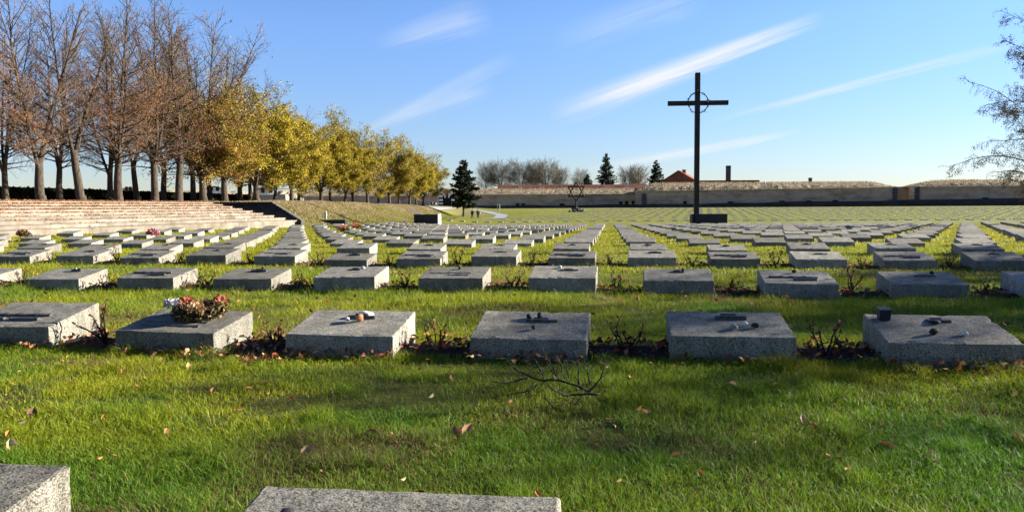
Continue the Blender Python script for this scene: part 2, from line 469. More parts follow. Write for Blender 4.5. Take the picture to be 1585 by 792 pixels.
# ------------------------------------------------------------------ gravestones
def stone_mesh(seed, mat):
    g = random.Random(seed)
    b = MB()
    hf, hb = HF + g.uniform(-.006, .006), HB + g.uniform(-.008, .008)
    zb = -.16
    vs = [(0, 0, zb), (SW, 0, zb), (SW, SD, zb), (0, SD, zb), (0, 0, hf), (SW, 0, hf), (SW, SD, hb), (0, SD, hb)]
    b.add(vs, [(0, 3, 2, 1), (4, 5, 6, 7), (0, 1, 5, 4), (1, 2, 6, 5), (2, 3, 7, 6), (3, 0, 4, 7)])
    me = b.mesh('gravestone', M['granite'] if seed % 3 else M['granite_pale'])
    bm = bmesh.new(); bm.from_mesh(me)
    bmesh.ops.subdivide_edges(bm, edges=list(bm.edges), cuts=13, use_grid_fill=True)
    sharp = [e for e in bm.edges if e.calc_face_angle(0) > .5]
    ev = {v for e in sharp for v in e.verts}
    for v in ev:                                             # worn, slightly chipped arrises
        corner = sum((min(v.co.x, SW - v.co.x) < .01, min(v.co.y, SD - v.co.y) < .01)) == 2
        if v.co.z > 0 and not corner:
            k = g.uniform(0, .0022) + (g.uniform(.004, .010) if g.random() < .035 else 0)
            v.co += (Vector((SW / 2, SD / 2, .02)) - v.co).normalized() * k
    bmesh.ops.bevel(bm, geom=sharp, offset=.006, segments=2, profile=.6, affect='EDGES')
    bm.to_mesh(me); bm.free(); me.update()
    # chipped edges
    for v in me.vertices:
        if v.co.z > 0: v.co += Vector((g.uniform(-.002, .002), g.uniform(-.002, .002), g.uniform(-.0015, .0015)))
    return me
SM = [stone_mesh(i, None) for i in range(5)]
lo = MB()
lo.add([(0, 0, -.16), (SW, 0, -.16), (SW, SD, -.16), (0, SD, -.16), (0, 0, HF), (SW, 0, HF), (SW, SD, HB), (0, SD, HB)],
       [(4, 5, 6, 7), (0, 1, 5, 4), (1, 2, 6, 5), (2, 3, 7, 6), (3, 0, 4, 7)])
SLOW = [lo.mesh('gravestone', M['granite']), lo.mesh('gravestone', M['granite_pale'])]
def top_z(v): return HF + (HB - HF) * v / SD       # height of the sloped top at depth v

def plate_mesh(seed):
    g = random.Random(seed); b = MB()
    w = g.uniform(.10, .17)
    x0 = SW / 2 - w / 2 + g.uniform(-.05, .05); v = g.uniform(.24, .31)
    b.box(x0, x0 + w, v, v + .035, top_z(v) - .01, top_z(v) + .016)
    b.box(x0 + w * .2, x0 + w * .7, v + .0352, v + .06, top_z(v) - .01, top_z(v) + g.uniform(.02, .03))
    me = b.mesh('name_plate', M['plate']); return bevel_mesh(me, .003, 1)
def line_meshes(seed):
    """raised worn lines of lettering across the stone, a mesh for each line"""
    g = random.Random(seed); out = []
    for v, a, c in ((.10, .08, .22), (.10, .25, .44), (.17, .06, .46)):
        b = MB(); x = a; top, bot = [], []
        while x < c:
            top.append((x, v + .022 + g.uniform(-.003, .003))); bot.append((x, v + g.uniform(-.003, .003))); x += g.uniform(.012, .03)
        n = len(top)
        h = [g.uniform(.008, .014) for _ in range(n)]
        V = [(x_, y_, top_z(y_) - .01) for x_, y_ in bot + top] + [(x_, y_, top_z(y_) + h[i % n]) for i, (x_, y_) in enumerate(bot + top)]
        Fc = []
        for k in range(n - 1):
            Fc += [(2 * n + k, 2 * n + k + 1, 3 * n + k + 1, 3 * n + k), (k, k + 1, 2 * n + k + 1, 2 * n + k), (n + k + 1, n + k, 3 * n + k, 3 * n + k + 1)]
        Fc += [(0, 2 * n, 3 * n, n), (n - 1, 2 * n - 1, 4 * n - 1, 3 * n - 1)]
        b.add(V, Fc); out.append(b.mesh('inscription', M['plate']))
    return out
PLATES = [plate_mesh(i) for i in range(4)]
LINES = [line_meshes(i) for i in range(2)]

by_row = {}
for s in STONES: by_row.setdefault(s[0], []).append(s)
for r in by_row: by_row[r].sort(key=lambda s: s[5])
ROWNAME = {0: 'in the nearest row', 1: 'in the first full row', 2: 'in the second full row', 3: 'in the third full row'}
SPECIAL = {(0, -1): 'speckled granite gravestone corner at the bottom left of the photo, right side sunlit',
           (0, 0): 'nearest granite gravestone, only its sloped top showing along the bottom edge',
           (0, 1): 'barely visible granite gravestone under the bottom right edge',
           (1, -3): 'granite gravestone with two text lines left of the wreath stone',
           (1, -2): 'granite gravestone with text lines and the dried wreath lying on it',
           (1, -1): 'sunlit granite gravestone right of the wreath stone with white and orange pebbles',
           (1, 0): 'half shaded granite gravestone right behind the fallen branch',
           (1, 1): 'shaded bluish granite gravestone with big orange leaf at its foot',
           (1, 2): 'shaded granite gravestone with a small dark cube on its back corner'}
placed = []
n_ind = 0
order = sorted(STONES, key=lambda s: s[4].length)
indiv = set((s[0], s[1]) for s in order[:300])
GR = 'granite gravestones set out in rows on the lawn'
stoneobj = {}
for r in sorted(by_row):
    for k, s in enumerate(by_row[r]):
        _, n, X, Y, w, px = s
        if (r, n) not in indiv: continue
        wob = random.Random(r * 100 + n)
        p0 = W(X, Y)
        me = SM[wob.randrange(5)] if r <= 6 else SLOW[wob.randrange(2)]
        zz = gz(w.x, w.y) + wob.uniform(-.012, .012) + (.04 if r == 0 else 0) - (.0 if r < 4 else .02)
        o = link('gravestone', me, None, (p0.x, p0.y, zz), -YAW + wob.uniform(-.012, .012) + (R(2.0) if r == 0 else 0))
        lab = SPECIAL.get((r, n))
        if not lab:
            rn = ROWNAME.get(r, 'in the %s row' % nth(r))
            look = 'low grey granite gravestone' if r < 4 else 'small grey gravestone'
            lab = '%s, %s from the left %s' % (look, nth(k + 1), rn)
        if r: o.rotation_euler = (wob.gauss(0, .008), wob.gauss(0, .008), o.rotation_euler.z)
        tag(o, lab, 'gravestone', GR)
        stoneobj[(r, n)] = o
        if r in (1,) and n in (-3, -2):
            [link('inscription', lm_, o) for lm_ in LINES[n + 3]]
        elif r == 2 and n % 3 == 2 or r == 3 and n % 2 == 0:
            [link('inscription', lm_, o) for lm_ in LINES[n % 2][1:]]
        elif 0 < r <= 4:
            link('name_plate', PLATES[wob.randrange(4)], o)
# everything farther: the rest of this field and the second field beyond the cross
fb = MB()
def far_stone(wx, wy, z, hw=SW, hd=SD, mi=0, hh=1.0):
    bx, by = ca, -sa
    qs = []
    for (u, v, h) in ((0, 0, -.1), (hw, 0, -.1), (hw, hd, -.1), (0, hd, -.1), (0, 0, HF * hh), (hw, 0, HF * hh), (hw, hd, HB * hh), (0, hd, HB * hh)):
        qs.append((wx + u * ca + v * sa, wy - u * sa + v * ca, z + h))
    fb.add(qs, [(4, 5, 6, 7), (0, 1, 5, 4), (1, 2, 6, 5), (2, 3, 7, 6), (3, 0, 4, 7)], mi)
for s in STONES:
    if (s[0], s[1]) not in indiv:
        p = W(s[2], s[3]); far_stone(p.x, p.y, gz(s[4].x, s[4].y) - .01, mi=rnd.randrange(2))
for s in BESIDE:
    p = W(s[2], s[3]); far_stone(p.x, p.y, gz(s[4].x, s[4].y) - .01, mi=rnd.randrange(2))
for k in range(23):
    Y = 83.5 + 3.5 * k
    for n in range(-70, 110):
        X = -.06 * Y + n * 1.47 + .35 + (0 if k == 0 else ((k * 37) % 11 - 5) * .13 + rnd.uniform(-.25, .25))
        w = W(X, Y)
        px, py = PX((w.x, w.y, gz(w.x, w.y)))
        lim = 690 if k == 0 else (800 + (338 - py) * 9 if py < 338 else 770)
        if px < lim or px > 1620 or w.y > 158: continue
        far_stone(w.x, w.y, gz(w.x, w.y) - .02, mi=rnd.randrange(2), hh=.8 if k == 0 else .45, hd=SD if k == 0 else .34)
tag(fb.build('gravestone', [M['granite'], M['granite_pale']]), 'mass of small far gravestones in dense rows beyond the tall cross', 'gravestones', GR, 'stuff')

# ------------------------------------------------------------------ planting beds between the stones, their rose bushes and dead leaves
def bed(r, x0, x1):
    Y = ROWS[r][1]
    V, Fc = [], []
    n = int((x1 - x0) / .12)
    for i in range(n + 1):
        X = x0 + (x1 - x0) * i / n
        for j, v in enumerate((.03, .14, .26, .37)):
            p = W(X, Y + v + rnd.uniform(-.03, .03)); V.append((p.x, p.y, gz(p.x, p.y) + (.012, .03, .03, .012)[j] + rnd.uniform(-.008, .01)))
    for i in range(n):
        for j in range(3): Fc.append((i * 4 + j, (i + 1) * 4 + j, (i + 1) * 4 + j + 1, i * 4 + j + 1))
    me = bpy.data.meshes.new('soil_bed'); me.from_pydata(V, [], Fc); me.materials.append(M['soil']); me.update()
    tag(link('soil_bed', me), kind='structure')
bed(1, -6.8, 5.4); bed(2, -8.8, 7.6); bed(3, -11.0, 9.6)

def leafpoly(g, size, curl=.3, n=None):
    """one curled leaf: vertices of two half blades (2 quads)"""
    L, w = size, size * g.uniform(.55, .8)
    c = curl * size
    mid = [Vector((0, -L / 2, 0)), Vector((0, 0, c * .4)), Vector((0, L / 2, c * .1))]
    lf = [Vector((-w * .3, -L * .3, c * .3)), Vector((-w / 2, 0, c)), Vector((-w * .2, L * .35, c * .6))]
    rt = [Vector((-p.x, p.y, p.z * g.uniform(.4, 1.2))) for p in lf]
    return mid, lf, rt

def rose_mesh(seed, h):
    g = random.Random(seed)
    b = MB(); tips = []
    for i in range(g.randint(4, 6)):
        a = g.uniform(0, 6.28); p = Vector((g.uniform(-.03, .03), g.uniform(-.03, .03), 0)); d = Vector((math.cos(a) * .55, math.sin(a) * .55, 1)).normalized()
        pts = [p.copy()]
        for k in range(4):
            d = (d + Vector((g.uniform(-.35, .35), g.uniform(-.35, .35), .1))).normalized()
            p = p + d * h / 4; pts.append(p.copy()); tips.append((p.copy(), d.copy()))
            if g.random() < .7:
                e = (d + Vector((g.uniform(-1, 1), g.uniform(-1, 1), .2))).normalized(); q = p + e * h * g.uniform(.15, .3)
                b.tube([p, q], [.0028, .0018], 4); tips.append((q, e))
        b.tube(pts, [.006, .005, .004, .0035, .0025], 5)
    ms = b.mesh('rose_bush', M['dark_twig'])
    vs, cs = [], []
    for p, d in tips:
        for k in range(g.randint(1, 4)):
            s = g.uniform(.015, .03); M3 = Matrix.Rotation(g.uniform(0, 6.28), 4, 'Z') @ Matrix.Rotation(g.uniform(-1, 1.3), 4, 'X')
            for q in ((-.4, 0, 0), (0, .5, 0), (.4, 1, .1), (-.1, 1.1, .2)): vs.append(p + M3 @ (Vector(q) * s))
            cs.append(g.choice([(.07, .02, .015), (.12, .026, .018), (.04, .03, .014), (.08, .035, .02), (.18, .045, .025)]))
    mf = np_mesh('foliage', np.array([tuple(v) for v in vs]), 4, M['dead_leaf'], np.array(cs))
    return ms, mf
ROSES = [rose_mesh(i, .125 + .02 * (i % 3)) for i in range(5)]
RG = 'pruned rose bushes between the gravestones'
for r in (1, 2, 3):
    lst = by_row[r]
    for k, (a, c) in enumerate(zip(lst[:-1], lst[1:])):
        xm = (a[2] + SW + c[2]) / 2 + rnd.uniform(-.06, .06)
        p = W(xm, a[3] + rnd.uniform(.12, .26))
        ms, mf = ROSES[rnd.randrange(5)]
        sc_ = rnd.uniform(.85, 1.3)
        o = link('rose_bush', ms, None, (p.x, p.y, gz(p.x, p.y) + .01), rnd.uniform(0, 6.28)); o.scale = (sc_,) * 3
        link('foliage', mf, o)
        rn = ROWNAME[r].replace('in the', 'of the')
        tag(o, 'dark rose bush between the %s and %s gravestones %s' % (nth(k + 1), nth(k + 2), rn), 'rose bush', RG)

# loose dead leaves: beds, foreground, terrace steps
LV, LC = [], []
RED = [(.22, .055, .03), (.27, .075, .04), (.16, .038, .025), (.32, .12, .065), (.09, .03, .02), (.30, .15, .085)]
TAN = [(.42, .26, .13), (.30, .16, .07), (.38, .17, .05), (.48, .34, .2), (.22, .11, .05), (.50, .22, .06)]
def litter(x, y, z, size, pal, g=rnd, flat=.5):
    m = Matrix.Translation((x, y, z)) @ Matrix.Rotation(g.uniform(0, 6.28), 4, 'Z') @ Matrix.Rotation(g.gauss(0, flat), 4, 'X') @ Matrix.Rotation(g.gauss(0, flat), 4, 'Y')
    w = g.uniform(.5, .8); k = g.uniform(-.25, .35)
    for half in (-1, 1):
        for q in ((0, -.5, 0), (half * .5 * w, -.15, k), (half * .35 * w, .25, k * .9), (0, .5, .05)):
            LV.append(tuple(m @ (Vector(q) * size)))
        LC.append(tuple(c * g.uniform(.8, 1.15) for c in g.choice(pal))) if half < 0 else LC.append(LC[-1])
for r, cnt in ((1, 105), (2, 80), (3, 45)):
    lst = by_row[r]
    for a, c in zip(lst[:-1], lst[1:]):
        for i in range(cnt):
            X = a[2] + SW + rnd.uniform(-.02, max(.05, c[2] - a[2] - SW + .02)); Y = a[3] + rnd.betavariate(2, 1.6) * .5 - .02
            p = W(X, Y); litter(p.x, p.y, gz(p.x, p.y) + rnd.uniform(.02, .06), rnd.uniform(.026, .052), RED if rnd.random() < .8 else TAN)
for i in range(420):       # dead leaves swept against the feet of the first row
    a = rnd.choice(by_row[1]); X = a[2] + rnd.uniform(0, SW); p = W(X, a[3] - abs(rnd.gauss(.02, .06)))
    litter(p.x, p.y, gz(p.x, p.y) + rnd.uniform(.015, .05), rnd.uniform(.02, .042), TAN if rnd.random() < .6 else RED)
for i in range(260):       # a brown drift in front of the wreath stone
    q = PG(rnd.gauss(375, 42), rnd.gauss(557, 7)); litter(q.x, q.y, q.z + rnd.uniform(.015, .04), rnd.uniform(.014, .034), RED + TAN[:2])
for i in range(170):
    d = 1.5 + 2.4 * rnd.random() ** .8; x = rnd.uniform(-.7, .7) * d
    litter(x, d, gz(x, d) + rnd.uniform(.015, .045), rnd.uniform(.014, .032), TAN + RED[:4])
for i in range(500):
    d = rnd.uniform(4.3, 13); x = rnd.uniform(-.72, .72) * d
    litter(x, d, gz(x, d) + rnd.uniform(.02, .05), rnd.uniform(.025, .05), TAN + RED)
# ------------------------------------------------------------------ stepped stone terrace on the left
u = Vector((.2354, .972)); nrm = Vector((-.972, .2354))
C0 = Vector((-11.57, 41.0)); S0 = C0 - u * 38
def LPT(off, s): return S0 + nrm * off + u * s
NST, TR, RH = 9, .955, .128
def MIT(i): return C0 + Vector((-7.4, 6.0)) * (i / NST)
def COP(i): return Vector((-11.35, 41.0)) + Vector((-3.6, 6.0)) * (i / NST)
ter = empty('stepped_terrace', (-14, 30, 0))
tag(ter, 'broad pale stone terrace of nine shallow steps strewn with leaves below the trees', 'stone steps')
zb0 = gz(-11.3, 40) - .2
def lower(p): return (p.x + 14, p.y - 30)
for i in range(NST):
    k0, k1 = i, NST + 1.2
    sA = LPT(i * TR, 0)
    m = MB()
    z0 = -.7 if i == 0 else i * RH
    m.prism([lower(sA), lower(MIT(i)), lower(MIT(k1)), lower(LPT(k1 * TR, 0))], z0, (i + 1) * RH, bottom=False)
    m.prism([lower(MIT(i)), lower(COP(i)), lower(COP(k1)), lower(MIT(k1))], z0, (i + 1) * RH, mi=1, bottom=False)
    st = m.build('step', [M['step'], M['shaded_step']], ter)
# sloping coping that closes the far end
m = MB()
for i in range(1):
    a, b = COP(0) + Vector((.05, -.2)), COP(NST)
    for s in (0,):
        d = (b - a).normalized(); e = Vector((d.y, -d.x)) * .2
        vs = []
        for p, z in ((a, .12), (b, NST * RH + .07)):
            for q, zz in ((p, z), (p + e, z)): vs.append((*lower(q), zz))
        lowv = [(x, y, -.4) for x, y, z in vs]
        m.add(vs + lowv, [(0, 1, 3, 2), (4, 6, 7, 5), (0, 4, 5, 1), (2, 3, 7, 6), (0, 2, 6, 4), (1, 5, 7, 3)])
m.build('coping', M['step'], ter)
hr = MB()
q = PG(458, 342)
hr.tube([(q.x, q.y, q.z - .1), (q.x, q.y, q.z + .35)], .02, 6)
tag(hr.build('step_post', M['pale_stone']), 'thin pale post at the lower end of the sloping coping', 'post')
# leaves on the steps: thick at the top
for i in range(24000):
    t = rnd.random() ** .55
    off = t * NST * TR + rnd.uniform(0, 1.5) * (rnd.random() < .4)
    smax = 38 + 4.1 * off / 8.6
    s = smax - 26 * rnd.random() ** 1.1 if rnd.random() < .9 else rnd.uniform(0, smax)
    if off < 5 and rnd.random() > .05 + .09 * off: continue
    fr = (off / TR) % 1; pile = 0.0
    if rnd.random() < .75: off += (rnd.uniform(.8, .98) - fr) * TR; pile = rnd.random() * (.01 + .05 * min(1, off / 8))
    p = LPT(off, s)
    z = min(NST, int(off / TR) + 1) * RH
    litter(p.x, p.y, z + .015 + pile, rnd.uniform(.045, .085), [(.40, .19, .08), (.40, .21, .10), (.30, .13, .06), (.42, .26, .15), (.33, .14, .065)], flat=.7)
for i in range(2500):
    y = rnd.uniform(26, 60); c = float(np.interp(y, CRE_Y, CRE_X)); x = c - abs(rnd.gauss(0, 4)) 
    litter(x, y, gz(x, y) + .02, rnd.uniform(.07, .13), [(.40, .17, .07), (.42, .22, .10), (.30, .12, .05)], flat=.35)
tag(link('fallen_leaves', np_mesh('fallen_leaves', np.array(LV), 4, M['dead_leaf'], np.array(LC))),
    'countless dry fallen leaves strewn over lawn, beds and terrace steps', 'leaves', None, 'stuff')

def block_thing(name, label, cat, boxes, mats, loc, rz=0, bev=.01):
    o = MB()
    for bx in boxes: o.box(*bx)
    me = o.mesh(name, mats); bevel_mesh(me, bev, 2)
    return tag(link(name, me, None, loc, rz), label, cat)

# low dark wall end beyond the steps
q = PG(510, 347)
block_thing('retaining_wall', 'low dark stone wall running out from the end of the terrace', 'low wall', [(-1.15, 1.05, 0, .4, -.3, .26)], M['black_stone'], (q.x, q.y, q.z), R(-9))
q = PG(504, 341.5)
pm = MB(); pm.box(-.07, .07, -.07, .07, -.2, .5); pm.box(-.05, .05, -.05, .05, .5, .58)
tag(pm.build('marker_post', M['pale_stone'], None, q), 'short pale marker post on the grass bank', 'post')
# dark memorial block
q = PG(660, 346.0)
s_ = q.y / F
o = empty('memorial_block', q, -YAW)
mm = MB(); mm.box(-20 * s_, 17.5 * s_, 0, 1.0, -.3, 14.2 * s_)
b_ = mm.mesh('slab', M['black_stone']); bevel_mesh(b_, .015); link('slab', b_, o)
mm = MB(); mm.box(17.6 * s_, 19.0 * s_, -.01, 1.0, -.3, 14.4 * s_)  # sunlight on this side is put into a paler stone colour
b_ = mm.mesh('sunlit_end', M['pale_stone']); bevel_mesh(b_, .01); link('sunlit_end', b_, o)
tag(o, 'dark rectangular memorial block with its sunlit end coloured pale, below the yellow trees', 'memorial')

# ------------------------------------------------------------------ the tall cross with its crown of thorns
dC = 62.0
base = P(1097, 346, dC); gzc = gz(base.x, base.y)
sC = dC / F
cr = empty('memorial_cross', (base.x, base.y, gzc), -R(4))
tag(cr, 'tall dark cross with a ring of thorns rising over the rows of graves', 'cross')
zt = P(1079, 112, dC).z - gzc; za = P(1079, 159, dC).z - gzc; zb = P(1097, 331, dC).z - gzc
m = MB(); m.box(-22 * sC, 26.5 * sC, -.5, 1.3, -.4, zb); me = m.mesh('plinth', M['black_stone']); bevel_mesh(me, .02); link('plinth', me, cr)
m = MB(); m.box(-26.5 * sC, -22.1 * sC, -.3, .9, -.4, zb - .03); me = m.mesh('plinth_edge', M['black_stone']); bevel_mesh(me, .02); link('plinth_edge', me, cr)
px0 = -18.2 * sC; hw = 3.7 * sC
m = MB(); m.box(px0 - hw, px0 + hw, .05, .05 + 2 * hw, zb - .02, zt); me = m.mesh('upright', M['cross_steel']); bevel_mesh(me, .015); link('upright', me, cr)
m = MB()
m.box(px0 - 45 * sC, px0 - hw - .002, .06, .04 + 2 * hw, za - 3.4 * sC, za + 3.4 * sC)
m.box(px0 + hw + .002, px0 + 46.5 * sC, .06, .04 + 2 * hw, za - 3.4 * sC, za + 3.4 * sC)
me = m.mesh('crossbeam', M['cross_steel']); bevel_mesh(me, .015); link('crossbeam', me, cr)
m = MB(); g = random.Random(5)
rad = 15.5 * sC
for wv in range(3):
    pts = []
    for k in range(41):
        a = 2 * math.pi * k / 40; rr = rad + .035 * math.sin(a * (5 + wv) + wv * 2)
        pts.append((px0 + math.cos(a) * rr, -.08 + .05 * math.cos(a * 6 + wv * 2.1), za + math.sin(a) * rr))
    m.tube(pts, .022, 5, cap=False)
for k in range(34):
    a = g.uniform(0, 6.28); r0 = rad + g.uniform(-.03, .03); r1 = r0 + g.choice((-1, 1)) * g.uniform(.12, .24); a2 = a + g.uniform(-.2, .2)
    m.tube([(px0 + math.cos(a) * r0, -.08, za + math.sin(a) * r0), (px0 + math.cos(a2) * r1, -.1 + g.uniform(-.06, .06), za + math.sin(a2) * r1)], [.022, .004], 4)
m.build('thorn_ring', M['cross_steel'], cr, smooth=True)

# ------------------------------------------------------------------ star on a post
dS = 128.0; sS = dS / F
q = P(892, 322, dS); q.z = gz(q.x, q.y)
so = empty('star_monument', q, 0)
tag(so, 'open six-pointed star of dark beams on a thin post before the wall', 'monument')
def zpx(px, py, d): return P(px, py, d).z - q.z
T1 = [(-12.5, 304), (12.5, 304), (0, 281.5)]; T2 = [(-12.5, 288.5), (12.5, 288.5), (0, 311.5)]
for T, yy in ((T1, 0), (T2, .14)):
    m = MB()
    pts = [Vector((x * sS, yy, zpx(892, y, dS))) for x, y in T]
    for k in range(3): m.tube([pts[k], pts[(k + 1) % 3]], .125, 4)
    m.build('triangle', M['rust'], so)
m = MB(); m.tube([(0, .07, -.2), (0, .07, zpx(892, 311, dS))], .14, 6); m.build('post', M['rust'], so)
g = random.Random(3); mb_ = MB()
for k in range(46):
    a = g.uniform(0, 6.28); r_ = g.uniform(0, 1.4)
    mb_.blob((math.cos(a) * r_, math.sin(a) * r_ * .7, .1 + max(0, .75 - .5 * r_) * g.random()), (g.uniform(.18, .32),) * 2 + (g.uniform(.14, .25),), k, 1)
mb_.build('stone_mound', M['quoin'], so)

# ------------------------------------------------------------------ fortress wall
def bank_mesh(x0, x1, y0, depth, z0, z1, seed, mat, taper0=0, taper1=0):
    """grass-topped earth bank lying on the wall: rough lumpy sheet with thickness"""
    nx = max(6, int((x1 - x0) / .45)); ny = 7
    V = []
    for i in range(nx + 1):
        x = x0 + (x1 - x0) * i / nx
        e = 1.0
        if taper0: e = min(e, (x - x0) / taper0)
        if taper1: e = min(e, (x1 - x) / taper1)
        e = max(0.03, math.sin(min(1, e) * math.pi / 2))
        for j in range(ny + 1):
            t = j / ny
            h = z0 + (z1 - z0) * e * min(1, (t * 1.5) ** .6)
            n_ = float(vnoise([x + seed * 31], [t * depth + seed], .9, seed)[0]) + float(vnoise([x + seed * 31], [t * depth], 5, seed)[0])
            V.append((x, y0 + t * depth + (n_ - 1) * .15 * (j == 0), h + (n_ - 1) * .22 * e * (j > 0) - (.05 if j == 0 else 0)))
    Fc = [(i * (ny + 1) + j, (i + 1) * (ny + 1) + j, (i + 1) * (ny + 1) + j + 1, i * (ny + 1) + j + 1) for i in range(nx) for j in range(ny)]
    me = bpy.data.meshes.new('grass_bank'); me.from_pydata(V, [], Fc); me.materials.append(mat); me.update()
    return me
def bank_blades(x0, x1, y0, depth, zf, n, seed):
    """tall dry grass hanging over the wall edge"""
    g = np.random.default_rng(seed)
    x = g.uniform(x0, x1, n); t = g.random(n) ** 1.5; y = y0 + t * depth
    return x, y, t
M['straw_bank'] = mat_noise('straw_bank', (.20, .16, .11), (.46, .385, .27), 1.5, 1.0, .8, .08, stretch=(1, 1, 1.6))
WALLS = []
def wall(label, px0, px1, d0, d1, ytop0, ytop1, ycap0, ycap1, taper=(0, 0), thick=3.0, openings=(), quoins=(), mat='wall', zlow=-.6, seed=1, flip=False):
    a, b = P(px0, ytop0, d0), P(px1, ytop1, d1)
    L = math.hypot(b.x - a.x, b.y - a.y); ang = math.atan2(b.y - a.y, b.x - a.x)
    zt0, zt1 = a.z, b.z
    root = empty('fortress_wall', (a.x, a.y, 0), ang)
    tag(root, label, 'wall', 'sections of the brick fortress wall')
    m = MB()
    m.add([(0, 0, zlow), (L, 0, zlow), (L, thick, zlow), (0, thick, zlow), (0, .25, zt0), (L, .25, zt1), (L, thick, zt1), (0, thick, zt0)],
          [(4, 5, 6, 7), (0, 1, 5, 4), (1, 2, 6, 5), (2, 3, 7, 6), (3, 0, 4, 7)])
    m.build('masonry', M[mat], root)
    if ycap0:
        c0 = P(px0, ycap0, d0).z; c1 = P(px1, ycap1, d1).z
        zb_ = min(zt0, zt1)
        me = bank_mesh(-.1, L + .1, -.12, thick + 6, 0, 1, seed, M['straw_bank'], *taper)
        for v in me.vertices:
            t = v.co.x / L
            v.co.z = (zt0 * (1 - t) + zt1 * t) - .12 + v.co.z * ((c0 - zt0) * (1 - t) + (c1 - zt1) * t)
        bank = link('grass_bank', me, root)
        g = np.random.default_rng(seed); n = int(L * 60)
        x = g.uniform(0, L, n); t = x / L
        zt = zt0 * (1 - t) + zt1 * t; cz = (c0 - zt0) * (1 - t) + (c1 - zt1) * t
        e = np.ones(n)
        if taper[0]: e = np.minimum(e, x / taper[0])
        if taper[1]: e = np.minimum(e, (L - x) / taper[1])
        e = np.sin(np.clip(e, .02, 1) * np.pi / 2)
        k = g.random(n); z = zt - .1 + cz * e * np.minimum(1, (k * 1.5) ** .6); y = -.2 + k * (thick + 6) * .8
        hh = g.uniform(.15, .5, n) * (.5 + .5 * e); lean = g.normal(0, .25, n); w = g.uniform(.05, .13, n)
        up = np.where(k < .12, g.uniform(-1, .6, n), 1)
        vv = np.stack([np.stack([x - w, y, z], -1), np.stack([x + w, y, z], -1), np.stack([x + lean, y - .15, z + hh * up], -1)], 1)
        pal = np.array([(.42, .35, .24), (.32, .26, .17), (.5, .42, .3), (.20, .155, .10)])
        link('dry_grass', np_mesh('dry_grass', vv, 3, M['leaf'], pal[g.integers(0, 4, n)] * g.uniform(.8, 1.1, (n, 1))), bank)
    for (px, py0, py1, w) in openings:
        t = (px - px0) / (px1 - px0); dd = d0 + (d1 - d0) * t
        z0_, z1_ = P(px, py1, dd).z, P(px, py0, dd).z
        m = MB(); ww = w * dd / F / 2
        m.box(L * t - ww, L * t + ww, -.06, .3, z0_, z1_); m.box(L * t - ww * 1.15, L * t + ww * 1.15, -.10, .2, z1_ + .002, z1_ + .18)
        m.build('embrasure', M['opening'], root)
    for (px, py0, py1, w) in quoins:
        t = (px - px0) / (px1 - px0); dd = d0 + (d1 - d0) * t
        z0_, z1_ = P(px, py1, dd).z, P(px, py0, dd).z
        m = MB(); nq = 9; h = (z1_ - z0_) / nq
        for i in range(nq):
            ww = w * dd / F / 2 * (1.0 if i % 2 else .72)
            m.box(L * t - ww, L * t + ww, -.12, .3, z0_ + i * h, z0_ + (i + .94) * h)
        m.build('quoin', M['quoin'], root)
    return root
wall('long brick curtain wall with straw-coloured bank on top, left of the corner', 615, 986, 176, 176, 300.5, 299, 292.5, 291, seed=2,
     openings=((801, 316, 319.5, 5), (810, 316, 319.5, 5), (870, 316, 319, 7), (961, 313, 317, 4.5), (970, 312.5, 316.5, 4.5), (980, 312, 316, 4)))
wall('brick bastion wall right of the corner with a thick straw-coloured bank, behind the cross', 985, 1390, 170, 166, 294.5, 288.5, 282.8, 280.2, taper=(6, 5), seed=3,
     openings=((1062, 312.5, 316.5, 4.5), (1133, 313, 315.5, 7), (1213, 312, 314.5, 7), (1254, 311.5, 314, 7), (1295, 311, 313.5, 7), (1335, 312.5, 314, 8)), quoins=((997.5, 299.5, 316, 8), (1386, 290, 312, 8)))
wall('short lower brick wall set back between two bastions', 1388, 1420, 172, 172, 289, 288.3, 0, 0, seed=4)
wall('brick bastion wall at the far right behind the hanging birch', 1417, 1640, 166, 164, 288, 285.5, 278, 277.5, taper=(9, 0), seed=5, openings=((1527, 307, 310, 8),), quoins=((1420, 289, 311, 8),))
wall('purple-grey brick wall behind the far yellow trees', 470, 688, 172, 172, 303, 301, 296, 295, seed=6, mat='wall')
# dark band along its foot, a solid strip standing in for shade
def shade_band(label, px0, px1, d0, d1, y0, y1, zlow=-.8):
    a, b = P(px0, y0, d0), P(px1, y1, d1)
    L = math.hypot(b.x - a.x, b.y - a.y)
    n = max(2, int(L / 6)); V = []; Fc = []
    g = random.Random(px0)
    for i in range(n + 1):
        z = a.z + (b.z - a.z) * i / n + g.uniform(-.12, .12)
        x = L * i / n
        V += [(x, 0, zlow), (x, .12, z), (x, .6, z), (x, .6, zlow)]
    for i in range(n):
        k = i * 4
        Fc += [(k, k + 4, k + 5, k + 1), (k + 1, k + 5, k + 6, k + 2), (k + 2, k + 6, k + 7, k + 3)]
    Fc += [(0, 1, 2, 3), (n * 4 + 3, n * 4 + 2, n * 4 + 1, n * 4)]
    me = bpy.data.meshes.new('shade_band'); me.from_pydata(V, [], Fc); me.materials.append(M['plinth']); me.update()
    o = link('shade_band', me, None, (a.x, a.y, 0), math.atan2(b.y - a.y, b.x - a.x))
    tag(o, label, 'low wall', 'dark shade bands at the foot of the fortress')
shade_band('dark blue band standing in for shade at the foot of the left curtain', 690, 987, 168, 168, 318.5, 316.5)
shade_band('dark blue band standing in for shade at the foot of the right bastions', 987.5, 1640, 160, 158, 316.5, 305.5)

